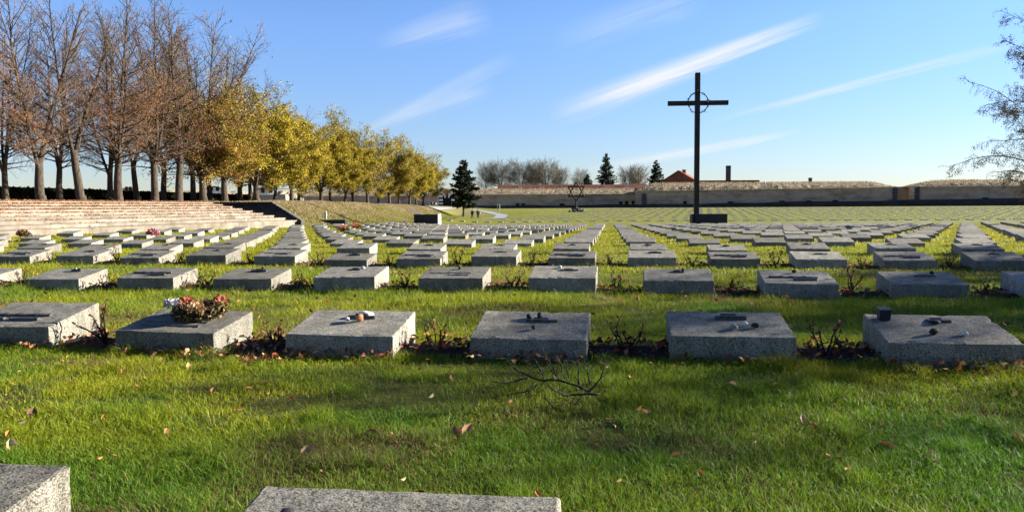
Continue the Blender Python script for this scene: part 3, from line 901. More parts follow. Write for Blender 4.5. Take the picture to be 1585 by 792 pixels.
# gate with black and white stripes
dG = 165.0; sG = dG / F
q = P(695, 321, dG); q.z = gz(q.x, q.y) - .1
gt = empty('striped_gate', q, 0)
tag(gt, 'fortress gate with black and white painted stripes round a dark archway', 'gate')
zz = lambda y: P(695, y, dG).z - q.z
mw, mk = MB(), MB()
for side in (-1, 1):
    xa, xb = (-16 * sG, -9.5 * sG) if side < 0 else (3.5 * sG, 10 * sG)
    ys = [321.5, 318.6, 316, 313.4, 310.8, 308, 305.4, 302.6]
    for i in range(7):
        (mk if i % 2 else mw).box(xa, xb, 0, 1.0, zz(ys[i]) if i else -1.0, zz(ys[i + 1]) - .002)
mw.box(-16 * sG, 10 * sG, .05, 1.0, zz(302.5), zz(299.4))
mk.add([(-4.8 * sG, -.02, zz(299.6)), (-1.2 * sG, -.02, zz(299.6)), (-1.8 * sG, -.02, zz(305)), (-4.2 * sG, -.02, zz(305)), (-4.8 * sG, .04, zz(299.6)), (-1.2 * sG, .04, zz(299.6)), (-1.8 * sG, .04, zz(305)), (-4.2 * sG, .04, zz(305))],
       [(0, 3, 2, 1), (0, 1, 5, 4), (1, 2, 6, 5), (2, 3, 7, 6), (3, 0, 4, 7)])
for sd, x in ((-1, -6.4), (1, .4)):
    mw.add([((x - 1.1) * sG, .01, zz(302.4)), ((x + 1.1) * sG, .01, zz(302.4)), ((x + 1.1 - sd * .6) * sG, .01, zz(306.2)), ((x - 1.1 - sd * .6) * sG, .01, zz(306.2)),
            ((x - 1.1) * sG, .1, zz(302.4)), ((x + 1.1) * sG, .1, zz(302.4)), ((x + 1.1 - sd * .6) * sG, .1, zz(306.2)), ((x - 1.1 - sd * .6) * sG, .1, zz(306.2))], [(0, 3, 2, 1), (0, 1, 5, 4), (1, 2, 6, 5), (2, 3, 7, 6), (3, 0, 4, 7)])
mw.build('white_stripe', M['white_paint'], gt); mk.build('black_stripe', M['black_paint'], gt)
md = MB(); md.box(-9.5 * sG, 3.5 * sG, .12, .9, -1, zz(302.6)); md.build('archway', M['opening'], gt)
# small fan-shaped portal left of it
dP = 163.0; sP = dP / F
q = P(670, 321, dP); q.z = P(670, 320.5, dP).z - .2
fp = empty('fan_portal', q, 0)
tag(fp, 'small half-round portal with fan of black and white wedges left of the gate', 'portal')
for k in range(7):
    m = MB(); a0, a1 = math.pi * k / 7, math.pi * (k + 1) / 7
    pts = [(r_ * math.cos(a) * sP, r_ * math.sin(a) * sP * 1.15) for r_, a in ((2.6, a0), (7.2, a0), (7.2, a1), (2.6, a1))]
    m.add([(x, 0, z + .2) for x, z in pts] + [(x, .6, z + .2) for x, z in pts], [(3, 2, 1, 0), (4, 5, 6, 7), (0, 1, 5, 4), (1, 2, 6, 5), (2, 3, 7, 6), (3, 0, 4, 7)])
    m.build('wedge', M['white_paint'] if k % 2 else M['black_paint'], fp)
m = MB(); m.prism([(2.5 * sP * math.cos(a), .15 + .3 * 0 + 0) for a in (0, 1)] + [(0, .5)], 0, .1)
md = MB(); pts = [(2.55 * sP * math.cos(math.pi * k / 8), 2.55 * sP * math.sin(math.pi * k / 8) * 1.15 + .2) for k in range(9)]
md.add([(x, .1, z) for x, z in pts] + [(x, .5, z) for x, z in pts], [tuple(reversed(range(9))), tuple(range(9, 18))] + [(i, i + 1, i + 10, i + 9) for i in range(8)])
md.build('opening', M['opening'], fp)

# path, steps up the bank, mast, sign, people
pth = [PG(x, y, 60) for x, y in ((655, 322), (700, 321.5), (735, 324.5), (758, 329), (777, 333.5), (772, 338), (745, 338.6))]
ribbon('path', [(p.x, p.y) for p in pth], lambda t: 1.5 + .4 * t, M['path'], .03)
def stair(label, pa, pb, w, n, mat):
    o = empty('bank_stairs', pb, 0); tag(o, label, 'stairs')
    m = MB()
    d = Vector((pa.x - pb.x, pa.y - pb.y)); e = Vector((-d.y, d.x)).normalized() * w / 2
    for i in range(n):
        a = d * (i / n); b = d * ((i + 1.0) / n); z = (pa.z - pb.z) * ((i + 1) / n)
        m.prism([(a - e)[:], (b - e)[:], (b + e)[:], (a + e)[:]], z - .5, z + .06, bottom=False)
    m.build('stair_flight', mat, o); return o
st_a, st_b = PG(628, 322.0, 60), PG(652, 334, 40)
stair('dark narrow flight of steps up the grass bank left of the memorial block', st_a, st_b, 1.0, 10, M['quoin'])
q = P(677, 321, 158); q.z = gz(q.x, q.y)
m = MB(); m.tube([(0, 0, -.2), (0, 0, P(677, 238, 158).z - q.z)], [.09, .04], 6)
tag(m.build('mast', M['quoin'], None, q), 'thin tall mast between yellow trees and the dark pine', 'mast')
q = PG(772, 326.5, 80)
m = MB(); s1 = q.y / F
for dx in (-1.6, 1.6): m.tube([(dx * s1, 0, -.2), (dx * s1, 0, 10 * s1)], .06, 5)
m.box(-2.6 * s1, 2.6 * s1, -.06, .06, 10 * s1, 11.2 * s1)
tag(m.build('sign_frame', M['pale_stone'], None, q), 'small pale two-legged sign frame on the lawn beside the path', 'sign')
# ------------------------------------------------------------------ trees
def rand_unit(g):
    while True:
        v = Vector((g.uniform(-1, 1), g.uniform(-1, 1), g.uniform(-1, 1)))
        if .05 < v.length < 1: return v.normalized()

class Tree:
    def __init__(s, seed):
        s.g = random.Random(seed); s.wood = MB(); s.tw = MB(); s.tips = []
    def limb(s, p, d, L, r0, r1, n, wob, up, sides=6, target=None):
        g = s.g; pts = [p.copy()]; rs = [r0]; dirs = [d.copy()]
        for i in range(n):
            d = (d + rand_unit(g) * wob + Vector((0, 0, up))).normalized()
            p = p + d * (L / n); pts.append(p.copy()); dirs.append(d.copy())
            rs.append(r0 + (r1 - r0) * ((i + 1) / n) ** .85)
        (target or s.wood).tube(pts, rs, sides, cap=False)
        return pts, rs, dirs
    def twigs(s, pts, dirs, dens, L, r, levels, up=.12, spread=.9, drop=0.0, start=.15):
        """side twigs along a limb, recursively"""
        g = s.g; m = len(pts) - 1
        tot = sum((pts[i + 1] - pts[i]).length for i in range(m))
        cnt = max(1, int(tot * dens + g.random()))
        for k in range(cnt):
            t = start + (1 - start) * (k + g.random()) / cnt
            i = min(m - 1, int(t * m)); f = t * m - i
            p = pts[i].lerp(pts[i + 1], f); d0 = dirs[i + 1]
            a = rand_unit(g); a = (a - d0 * a.dot(d0))
            if a.length < .1: continue
            d = (d0 * (1 - spread * .45) + a.normalized() * spread + Vector((0, 0, up))).normalized()
            l = L * g.uniform(.55, 1.15) * (1 - .45 * t)
            n = 3 if levels else 2
            q, rr, dd = s.limb(p, d, l, r, r * .35, n, .22, (up * .5 - drop), 3, s.tw)
            s.tips.append((q[-1], dd[-1]))
            if n > 2: s.tips.append((q[1], dd[1]))
            if levels: s.twigs(q, dd, dens * 1.5, l * .5, r * .6, levels - 1, up, spread, drop, .25)

def linden(seed, H, width, leaders, clear, twig_dens=1.6, levels=2, lat=3.2):
    t = Tree(seed); g = t.g
    r0 = H * .0175
    pts, rs, dirs = t.limb(Vector((0, 0, -.3)), Vector((g.uniform(-.06, .06), g.uniform(-.06, .06), 1)).normalized(), clear + .3, r0 * 1.2, r0 * .82, 7, .06, .04, 9)
    t.limb(pts[0], Vector((0, 0, 1)), .75, r0 * 1.6, r0 * 1.05, 3, .0, .0, 9)
    top, d = pts[-1], dirs[-1]
    for k in range(leaders):
        a = 2 * math.pi * (k + g.uniform(-.2, .2)) / leaders
        lean = g.uniform(.16, .42) if leaders > 1 else .03
        dd = Vector((math.cos(a) * lean, math.sin(a) * lean, 1)).normalized()
        hh = (H - clear) * g.uniform(.82, 1.0)
        p0 = pts[-2] if k == 0 else pts[-3 + (k % 2)]
        lp, lr, ld = t.limb(p0, dd, hh, r0 * ((.7 if k == 0 else .52) if leaders > 1 else .85), .012, 14, .06, .04, 7)
        m = len(lp) - 1
        cnt = int(hh * (4.2 if leaders > 1 else 6.5))
        for j in range(cnt):
            f = .04 + .94 * (j + g.random()) / cnt
            i = min(m - 1, int(f * m)); p = lp[i].lerp(lp[i + 1], f * m - i)
            aa = g.uniform(0, 6.28) if leaders == 1 else a + g.gauss(0, 1.3)
            el = .2 + .75 * f + g.uniform(-.2, .25)
            dv = Vector((math.cos(aa) * math.cos(el), math.sin(aa) * math.cos(el), math.sin(el)))
            prof = (1 - f) ** .8 * .75 + .34
            if f < .12: prof *= .75
            L = lat * prof * g.uniform(.6, 1.15) * width
            rr = lr[i] * .42 + .006
            q, r2, d2 = t.limb(p, dv, L, min(rr, .05), .009, 6, .14, .03, 4)
            t.twigs(q, d2, twig_dens, L * .34 + .3, .0135, levels - 1, .16, .8)
    return t

def foliage(t, n, size, pal, keep, g, jitter=.12, clump=None, droop=0.0):
    """leaf cards of random tilt around the twig tips; keep(p) = probability"""
    tips = [p for p, d in t.tips]
    V, C = [], []
    arr = np.array([tuple(p) for p in tips])
    if clump is None: w = np.array([keep(p) for p in tips])
    else: w = np.array([keep(p) for p in tips]) * clump(arr)
    if w.sum() <= 0: return None
    idx = g.choice(len(tips), n, p=w / w.sum())
    c = arr[idx] + g.normal(0, jitter, (n, 3))
    a = g.normal(0, 1, (n, 3)); a /= np.linalg.norm(a, axis=1, keepdims=True)
    b = np.cross(a, g.normal(0, 1, (n, 3))); b /= np.linalg.norm(b, axis=1, keepdims=True)
    s = (size * g.uniform(.6, 1.25, n))[:, None]
    quad = np.stack([c - a * s * .5, c + b * s * .42, c + a * s * .55, c - b * s * .4], 1)
    pal = np.array(pal); col = pal[g.integers(0, len(pal), n)] * g.uniform(.75, 1.15, (n, 1))
    cl = (vnoise(c[:, 0] + c[:, 2] * .7, c[:, 1] - c[:, 2] * .4, 1.3, 5) - .5)[:, None]
    col = np.clip(col * (1 + .7 * cl), 0, 1)
    return np_mesh('foliage', quad, 4, M['leaf'], col)

def clumpy(scale, seed, cut=.5):
    def f(a):
        k = vnoise(a[:, 0] * 1.0 + a[:, 2] * .8, a[:, 1] + a[:, 2] * .6, scale, seed)
        return np.clip((k - cut) * 6, 0.0, 1) + .02
    return f

class Proto:
    def __init__(s, wood, twig, fol, H): s.wood, s.twig, s.fol, s.H = wood, twig, fol, H
def finish(t, H, fol, bark='bark', twig='twig'):
    return Proto(t.wood.mesh('trunk', M[bark], True), t.tw.mesh('twigs', M[twig]) if t.tw.v else None, fol, H)
def put_tree(proto, name, label, cat, group, loc, H, rz, sx=1.0):
    r = empty(name, loc, rz); k = H / proto.H; r.scale = (k * sx, k * sx, k)
    tag(r, label, cat, group)
    tr = link('trunk', proto.wood, r)
    if proto.twig: link('twig_crown', proto.twig, r)
    if proto.fol: link('foliage', proto.fol, r)
    return r

RUSSET = [(.34, .145, .05), (.27, .105, .045), (.38, .19, .07), (.21, .09, .045)]
YELLOW = [(.43, .335, .025), (.49, .375, .03), (.37, .305, .03), (.28, .255, .035), (.40, .29, .05), (.20, .205, .035), (.29, .20, .055)]
OLIVE = [(.30, .26, .05), (.24, .21, .05), (.36, .30, .06), (.20, .17, .06), (.30, .22, .08)]
fg = np.random.default_rng(21)
BARE = []
for i, (ld, sd) in enumerate(((2, 3), (1, 14), (3, 25), (2, 36))):
    t = linden(sd, 13.0, 1.05, ld + 1, 2.5 if ld > 1 else 3.0, 3.5, 2, 3.4)
    low = lambda p: max(0.0, 1 - abs(p.z - 5.0) / 3.2) + .04
    f = foliage(t, 4300, .062, RUSSET, low, fg, .10, clumpy(2.4, i + 3, .47))
    BARE.append(finish(t, 13.0, f))
YEL = []
for i, (ld, sd) in enumerate(((3, 52), (2, 63), (3, 74))):
    t = linden(sd, 11.0, 1.1, ld, 1.6, 1.6, 2, 3.6)
    keep = lambda p: (1.0 if p.z < 6.8 else max(.05, 1 - (p.z - 6.8) / 3.2)) * (1.0 if p.z > 2.2 else .35) * (.5 + math.hypot(p.x, p.y) / 3)
    f = foliage(t, 52000, .135, YELLOW, keep, fg, .16, clumpy(1.5, i + 9, .33))
    YEL.append(finish(t, 11.0, f))
OLV = []
for i, (ld, sd) in enumerate(((3, 82), (2, 93))):
    t = linden(sd, 9.5, 1.15, ld, 1.5, 1.6, 2, 3.4)
    keep = lambda p: (1.0 if p.z < 5.5 else max(.22, 1 - (p.z - 5.5) / 3.5)) * (.5 + math.hypot(p.x, p.y) / 3)
    f = foliage(t, 34000, .13, OLIVE + YELLOW[:2], keep, fg, .17, clumpy(1.5, i + 19, .36))
    OLV.append(finish(t, 9.5, f))

MIXT = []
for i, (ld, sd) in enumerate(((4, 203), (3, 214))):
    t = linden(sd, 13.0, 1.05, ld, 1.8, 2.7, 2, 3.5)
    keep = lambda p: max(.03, 1 - max(0, p.z - 4.5) / 4.0) * (.5 + math.hypot(p.x, p.y) / 3)
    f = foliage(t, 15000, .12, YELLOW[2:] + RUSSET[:2], keep, fg, .15, clumpy(1.6, i + 41, .42))
    MIXT.append(finish(t, 13.0, f))
TG = 'linden trees in rows on the terrace'
def line_y(r_, off=0.0): return (31.2 + off) / (.16 + r_)
FRONT = [  # pixel of the trunk, kind, index, pixel of the top, width, label
    (64, 'b', 0, -22, 1.0, 'bare tall linden with trunk forked low, leftmost front trunk above the steps'),
    (127, 'b', 1, -14, .95, 'bare linden with a thick straight trunk, second front trunk from the left'),
    (184, 'b', 3, -6, 1.0, 'bare linden with russet leaves clinging low, third front trunk from the left'),
    (240, 'b', 2, 8, .95, 'bare linden fanning into several stems, fourth front trunk from the left'),
    (277, 'b', 1, 6, 1.0, 'bare linden with a pale straight trunk, fifth front trunk from the left'),
    (315, 'm', 0, 34, 1.05, 'bare linden with a few ochre leaves just left of the first yellow tree'),
    (348, 'm', 1, 62, 1.05, 'linden turning ochre, half bare, left of the brightest yellow crown'),
    (398, 'y', 0, 126, 1.3, 'largest bright yellow linden beside the bare trees'),
    (452, 'y', 2, 172, 1.1, 'yellow linden right of the largest yellow crown, bare twigs on top'),
    (497, 'y', 0, 180, 1.1, 'yellow-green linden in the middle of the yellow row'),
    (533, 'y', 1, 205, 1.0, 'yellow linden just before the gap in the tree row'),
    (569, 'o', 0, 202, 1.1, 'brownish half-bare linden just after the gap in the tree row'),
    (603, 'o', 1, 214, 1.15, 'olive linden second after the gap in the tree row'),
    (634, 'y', 2, 226, 1.2, 'far yellow-green linden next to last in the row'),
    (655, 'o', 0, 240, 1.1, 'last and farthest linden at the right end of the row')]
for k, (px, kd, i, topy, sx, lab) in enumerate(FRONT):
    y = line_y((792.5 - px) / F)
    b = P(px, 316, y); z = gz(b.x, b.y)
    H = (P(px, topy, y).z - z) * (1.1 if kd in 'bm' else 1.03)
    pr = {'b': BARE, 'y': YEL, 'o': OLV, 'm': MIXT}[kd][i]
    put_tree(pr, 'linden_tree', lab, 'tree', TG, (b.x, b.y, z - .05), H, 1.3 * k + .4, sx * (pr.H / H) ** .35)
BACK = [(10, 'b', 2, -10, .8), (93, 'b', 3, 0, .85), (170, 'b', 0, 12, .85), (214, 'b', 1, 18, .85), (254, 'b', 3, 22, .9), (300, 'b', 2, 30, .9), (328, 'b', 1, 50, .9), (372, 'm', 0, 100, 1.1), (386, 'b', 3, 125, .9),
        (424, 'y', 1, 165, 1.0), (462, 'b', 0, 172, .9), (512, 'o', 1, 176, 1.0), (546, 'b', 2, 228, .9), (585, 'b', 1, 205, 1.0), (618, 'o', 1, 220, 1.0), (645, 'b', 3, 236, 1.0)]
for k, (px, kd, i, topy, sx) in enumerate(BACK):
    y = line_y((792.5 - px) / F, 7.5)
    b = P(px, 316, y); z = gz(b.x, b.y)
    H = P(px, topy, y).z - z
    pr = {'b': BARE, 'y': YEL, 'o': OLV, 'm': MIXT}[kd][i]
    st = {'b': 'bare', 'y': 'yellow', 'o': 'olive-brown', 'm': 'half-bare'}[kd]
    put_tree(pr, 'linden_tree', '%s linden of the back row, %s back trunk from the left' % (st, nth(k + 1)), 'tree', TG, (b.x, b.y, z - .05), H, 2.1 * k + 1.0, sx * (pr.H / H) ** .35)

# conifers
def conifer(seed, H, rad, clear, droop, dens=1.0, bend=0.0, irregular=.25, nmax=30000):
    g = random.Random(seed); t = Tree(seed)
    n = 14; pts = []
    for i in range(n + 1):
        f = i / n; pts.append(Vector((bend * math.sin(f * 2.4) - bend * .6 * f, 0, -.2 + f * (H + .2))))
    t.wood.tube(pts, [H * .022 * (1 - .93 * i / n) for i in range(n + 1)], 7, cap=False)
    V, C = [], []
    tiers = int((H - clear) / .33)
    for k in range(tiers):
        f = (k + .5) / tiers; z = clear + (H - clear) * f
        c = pts[min(n, int(z / H * n))]
        R_ = rad * ((1 - f) ** .8) * g.uniform(1 - irregular, 1 + irregular) + .15
        if f < .12: R_ *= .75
        for j in range(max(4, int(9 * (1 - f * .5)))):
            a = g.uniform(0, 6.28); L = R_ * g.uniform(.7, 1.1)
            d = Vector((math.cos(a), math.sin(a), .25 - droop * (1 - f)))
            d.normalize()
            q, rr, dd = t.limb(Vector((c.x, c.y, z)), d, L, .03 * (1 - f) + .012, .006, 4, .1, .06, 3, t.tw)
            for m in range(int(L * 22 * dens) + 5):
                u_ = g.uniform(.2, 1.05); i = min(3, int(u_ * 4)); p = q[i].lerp(q[i + 1], min(1, u_ * 4 - i)) + rand_unit(g) * .10
                s = g.uniform(.2, .42)
                w = (d * .5 + rand_unit(g) * .8 + Vector((0, 0, .25))).normalized(); e = w.cross(rand_unit(g)).normalized()
                V += [p - e * s * .25, p + e * s * .25, p + w * s + e * s * .12, p + w * s - e * s * .12]
                C.append(g.choice([(.016, .027, .015), (.011, .019, .012), (.022, .034, .016), (.03, .038, .016)]))
    f = np_mesh('foliage', np.array([tuple(v) for v in V]), 4, M['needle'], np.array(C))
    return Proto(t.wood.mesh('trunk', M['bark'], True), t.tw.mesh('twigs', M['bark']), f, H)
CON = [conifer(4, 8.4, 2.7, 1.3, .25, 1.6, .35, .3), conifer(8, 10, 2.7, 1.0, .35, 1.0, 0, .4), conifer(12, 8, 2.8, .6, .25, 1.4, 0, .15)]
q = PG(717, 335.5, 60)
put_tree(CON[0], 'pine_tree', 'dense dark pine with a bent trunk standing in front of the gate', 'pine tree', None, q, P(715, 249, q.y).z - q.z, .4, 1.02)
def far_tree(pr, px, top, bot, d, name, lab, cat, grp, sx=1.0, rz=0.0):
    b = P(px, bot, d); put_tree(pr, name, lab, cat, grp, b, P(px, top, d).z - b.z, rz, sx)
far_tree(CON[1], 938, 238.5, 296, 230, 'pine_tree', 'tall ragged conifer behind the wall, left of the red-roofed gable', 'pine tree', None, 1.0, 1.0)
far_tree(CON[2], 1015.5, 249, 292, 225, 'spruce_tree', 'regular conical spruce behind the wall next to the gabled house', 'spruce', None, .95, 2.0)
far_tree(CON[2], 909, 270, 296, 235, 'spruce_tree', 'small dark conifer half hidden behind the wall left of the tall one', 'spruce', None, 1.25, .7)
# bare round-crowned trees behind the wall
RND = []
for i, sd in enumerate((111, 122, 133)):
    t = linden(sd, 10.0, 1.9, 4, 1.6, 3.0, 2, 3.6)
    f = foliage(t, 2500, .2, [(.16, .13, .05), (.12, .10, .055), (.2, .17, .05)], lambda p: 1.0, fg, .2, clumpy(2, i + 31, .45))
    RND.append(finish(t, 10.0, f))
BG = 'bare trees beyond the fortress wall'
for px, top, i, sx, lab in ((752, 256, 1, .7, 'thin bare tree beyond the wall, leftmost of the far group'), (775, 250, 0, .95, 'bare round tree beyond the wall, right of the dark pine'), (806, 250, 2, .95, 'dense bare tree in the middle of the far group'),
                            (826, 257, 1, .8, 'bare tree with green-yellow leaves inside the far group'), (847, 248, 0, .95, 'tallest bare tree of the far group, right of the middle'), (868, 261, 2, .7, 'small bare tree at the right end of the far group'),
                            (900, 265, 1, .8, 'thin pale bare tree left of the tall ragged conifer'), (972, 259, 2, .8, 'bare bushy tree between the two conifers'), (987, 257, 0, .8, 'bare bushy tree just left of the conical spruce')):
    far_tree(RND[i], px, top, 299, 245, 'bare_tree', lab, 'tree', BG, sx * 1.15, px * .7)

# birch at the right edge and the two birches beside the camera that shade the lawn
def birch(seed, H, crown, leaves, levels=1, size=.055, low=.22):
    t = Tree(seed); g = t.g
    pts, rs, dirs = t.limb(Vector((0, 0, -.3)), Vector((.02, .03, 1)).normalized(), H + .3, H * .017, .02, 14, .04, .06, 8)
    m = len(pts) - 1
    for j in range(int(H * 3.6)):
        f = low + (1 - low) * .97 * (j + g.random()) / (H * 3.6)
        i = min(m - 1, int(f * m)); p = pts[i].lerp(pts[i + 1], f * m - i)
        a = j * 2.4 + g.uniform(-.4, .4); el = .5 + .35 * f
        L = crown * (math.sin(min(1, (1 - f) * 1.35 + .12) * math.pi / 2)) * g.uniform(.6, 1.1)
        q, r2, d2 = t.limb(p, Vector((math.cos(a) * math.cos(el), math.sin(a) * math.cos(el), math.sin(el))), L, .045 * (1 - f) + .015, .008, 8, .14, -.07, 5)
        t.twigs(q, d2, 6.0, .9, .0105, levels, -.08, .7, .22, .2)
    f = foliage(t, leaves, size, [(.05, .04, .018), (.08, .06, .022), (.035, .032, .018), (.10, .075, .03)], lambda p: 1.0, fg, .07, clumpy(.9, seed, .38))
    return finish(t, H, f, 'birch_bark', 'dark_twig')
B1 = birch(5, 11.0, 5.4, 36000, 1, .05, .10)
bp = Vector((26.3, 36.8, 0)); bp.z = gz(bp.x, bp.y)
put_tree(B1, 'birch_tree', 'birch hanging its drooping twigs into the photo at the right edge', 'birch', None, bp, 11.0, .9)
SHADE = [((20.5, 9.6), 6.6, 1.2, 1.45), ((22.6, 12.5), 6.7, 3.2, 1.4), ((15.3, 8.0), 5.3, 4.4, 1.5)]
for k, ((x, y), H, rz, sx) in enumerate(SHADE):
    put_tree(OLV[(k + 1) % 2], 'linden_tree', ['round olive linden right of the camera that shades the front rows', 'second round linden beside it, a little farther off to the right', 'third round linden, nearest to the camera on the right, shading the near grass'][k], 'tree', None, (x, y, gz(x, y) - .05), H, rz, sx)

# ------------------------------------------------------------------ hedge and things behind the terrace
def hedge(px0, px1, d0, d1, y0, y1, label):
    a, b = P(px0, y0, d0), P(px1, y1, d1)
    n = 26000; g = np.random.default_rng(8)
    t = g.random(n); L = math.hypot(b.x - a.x, b.y - a.y)
    zt = a.z + (b.z - a.z) * t
    zb = np.interp(a.y + (b.y - a.y) * t, T_Y, T_Z)
    face = g.random(n)
    off = np.where(face < .6, 0, g.random(n) * 1.1); zz_ = np.where(face < .6, zb + (zt - zb) * g.random(n), zt)
    off = off + g.normal(0, .05, n); zz_ = zz_ + g.normal(0, .05, n)
    dx, dy = (b.x - a.x) / L, (b.y - a.y) / L
    c = np.stack([a.x + (b.x - a.x) * t - dy * off, a.y + (b.y - a.y) * t + dx * off, zz_], -1)
    a_ = g.normal(0, 1, (n, 3)); a_ /= np.linalg.norm(a_, axis=1, keepdims=True)
    b_ = np.cross(a_, g.normal(0, 1, (n, 3))); b_ /= np.linalg.norm(b_, axis=1, keepdims=True)
    s = g.uniform(.07, .15, n)[:, None]
    quad = np.stack([c - a_ * s, c + b_ * s * .7, c + a_ * s, c - b_ * s * .7], 1)
    pal = np.array([(.022, .028, .014), (.03, .034, .016), (.04, .04, .02), (.016, .02, .012)])
    o = empty('hedge', (0, 0, 0)); tag(o, label, 'hedge')
    link('foliage', np_mesh('foliage', quad, 4, M['leaf'], pal[g.integers(0, 4, n)]), o)
    m = MB(); V = []
    for p, z in ((a, a.z), (b, b.z)):
        zb_ = float(np.interp(p.y, T_Y, T_Z)) - .3
        for of, zq in ((.06, zb_), (.06, z - .06), (1.0, z - .06), (1.0, zb_)): V.append((p.x - dy * of, p.y + dx * of, zq))
    m.add(V, [(0, 4, 5, 1), (1, 5, 6, 2), (2, 6, 7, 3), (0, 1, 2, 3), (7, 6, 5, 4)])
    m.build('branch_core', M['soil'], o)
hedge(-30, 400, 48, 84, 290.5, 303.5, 'long clipped dark hedge behind the bare trunks on the left')
# beyond: pale bank, lit wall and little houses
def far_bank(px0, px1, d, y0, y1, ybot, label, seed):
    a, b = P(px0, y0, d), P(px1, y1, d)
    zb = P(px0, ybot, d).z
    me = bank_mesh(0, b.x - a.x, 0, 10, 0, 1, seed, M['straw_bank'])
    for v in me.vertices:
        t = v.co.x / (b.x - a.x); v.co.z = zb - 2 + v.co.z * (a.z + (b.z - a.z) * t - zb + 2)
    return tag(link('grass_bank', me, None, (a.x, a.y, 0)), label, 'bank')
far_bank(195, 640, 185, 295.5, 294.5, 305, 'long pale straw-coloured bank seen between the trunks', 12)
a, b = P(362, 303.5, 128), P(428, 303, 120)
o = MB(); L = math.hypot(b.x - a.x, b.y - a.y)
o.box(0, L, 0, .6, -.2, a.z); o.box(-.02, L + .02, -.06, .66, a.z, a.z + .12)
tag(o.build('lit_wall', M['lit_plaster'], None, (a.x, a.y, 0), math.atan2(b.y - a.y, b.x - a.x) + R(8)), 'sunlit cream wall between the trunks of the yellow trees', 'wall')
def house(px, d, w, dp, ybase, yeave, yridge, wallm, roofm, label, rz=0.0, name='house', chimney=None, windows=True):
    b = P(px, ybase, d); ze = P(px, yeave, d).z - b.z; zr = P(px, yridge, d).z - b.z
    h = empty(name, b, rz); tag(h, label, 'house')
    m = MB()
    m.add([(-w / 2, 0, -1), (w / 2, 0, -1), (w / 2, dp, -1), (-w / 2, dp, -1), (-w / 2, 0, ze), (w / 2, 0, ze), (w / 2, dp, ze), (-w / 2, dp, ze), (0, 0, zr - .05), (0, dp, zr - .05)],
          [(0, 1, 5, 8, 4), (1, 2, 6, 5), (2, 3, 7, 9, 6), (3, 0, 4, 7)])
    m.build('wall', wallm, h)
    r_ = MB(); e = .25
    for s in (-1, 1):
        vs = [(s * (w / 2 + e), -e, ze - e * (zr - ze) / (w / 2)), (s * (w / 2 + e), dp + e, ze - e * (zr - ze) / (w / 2)), (0, dp + e, zr), (0, -e, zr)]
        vs += [(x, y, z + .2) for x, y, z in vs]
        r_.add(vs, [(0, 1, 2, 3), (4, 7, 6, 5), (0, 4, 5, 1), (1, 5, 6, 2), (2, 6, 7, 3), (3, 7, 4, 0)])
    rf = r_.build('roof', roofm, h)
    if chimney:
        c = MB(); x, y, cw, hh = chimney; c.box(x - cw / 2, x + cw / 2, y - cw / 2, y + cw / 2, zr - 1.2, zr + hh); c.box(x - cw * .6, x + cw * .6, y - cw * .6, y + cw * .6, zr + hh, zr + hh + .12); c.build('chimney', M['chimney'], rf)
    if windows:
        for x in (-w * .2, w * .2):
            wn = MB(); wn.box(x - .35, x + .35, -.06, .1, ze * .35, ze * .35 + 1.0); wn.build('window', M['opening'], h)
house(413, 150, 3.6, 4, 301, 293.5, 289.5, M['white_paint'], M['chimney'], 'small white house with a dark roof between the yellow trees', .3)
house(332, 170, 3.2, 4, 297, 292.5, 289.0, M['white_paint'], M['chimney'], 'small pale house with a dark roof left of the sunlit cream wall', .2)
house(199, 200, 2.6, 3, 296, 292.3, 291.0, M['lit_plaster'], M['chimney'], 'tiny cream hut on the far bank behind the bare trunks', 0)
# red roofs behind the fortress wall
house(1050, 205, 10.2, 13, 292, 283.0, 264.5, M['gable'], M['roof'], 'red brick gabled house with orange tiled roof behind the wall', R(-20), chimney=(1.0, 4, .9, .35), windows=False)
def long_roof(px0, px1, d, yr0, yr1, ye, label):
    a, b = P(px0, yr0, d), P(px1, yr1, d); L = b.x - a.x; ze = P(px0, ye, d).z
    o = empty('long_building', (a.x, a.y, 0)); tag(o, label, 'building')
    m = MB(); m.add([(0, 0, ze), (L, 0, ze), (L, 3.2, b.z), (0, 3.2, a.z), (L, 6.4, ze), (0, 6.4, ze)], [(0, 1, 2, 3), (3, 2, 4, 5), (0, 3, 5), (1, 4, 2)])
    rf = m.build('roof', M['dull_roof'], o)
    m = MB(); m.box(.2, L - .2, .2, 6.2, 0, ze - .01); m.build('wall', M['gable'], o)
    c = MB()
    for k in range(1, 7):
        x = L * k / 7; c.box(x - .12, x + .12, 1.4, 1.7, ze, a.z + .5)
    c.build('vent_pipe', M['white_paint'], rf)
long_roof(770, 1003, 215, 285.5, 284.8, 293, 'long low building with a red roof showing above the left curtain wall')
q = P(1128, 281, 190); m = MB(); s1 = 190 / F
m.box(-3.1 * s1, 3.1 * s1, 0, 1.0, -2, 24.5 * s1); m.box(-3.4 * s1, 3.4 * s1, -.06, 1.06, 22.5 * s1, 23.4 * s1)
tag(m.build('chimney_stack', M['quoin'], None, q), 'tall square brick chimney stack behind the wall right of the cross', 'chimney')
q = P(1255, 282, 190); m = MB(); m.box(-1.9 * s1, 1.9 * s1, 0, .8, -2, 6.0 * s1); m.box(-2.3 * s1, 2.3 * s1, -.05, .85, 6.0 * s1, 6.8 * s1)
tag(m.build('chimney_stack', M['quoin'], None, q), 'small short chimney on the ridge of the right bastion', 'chimney')
long_roof2 = P(1080, 281.6, 185); m = MB(); m.box(0, 15, 0, 6, -2, .35)
tag(m.build('flat_roof', M['roof'], None, long_roof2), 'low flat red roof edge right of the cross behind the bank', 'roof')
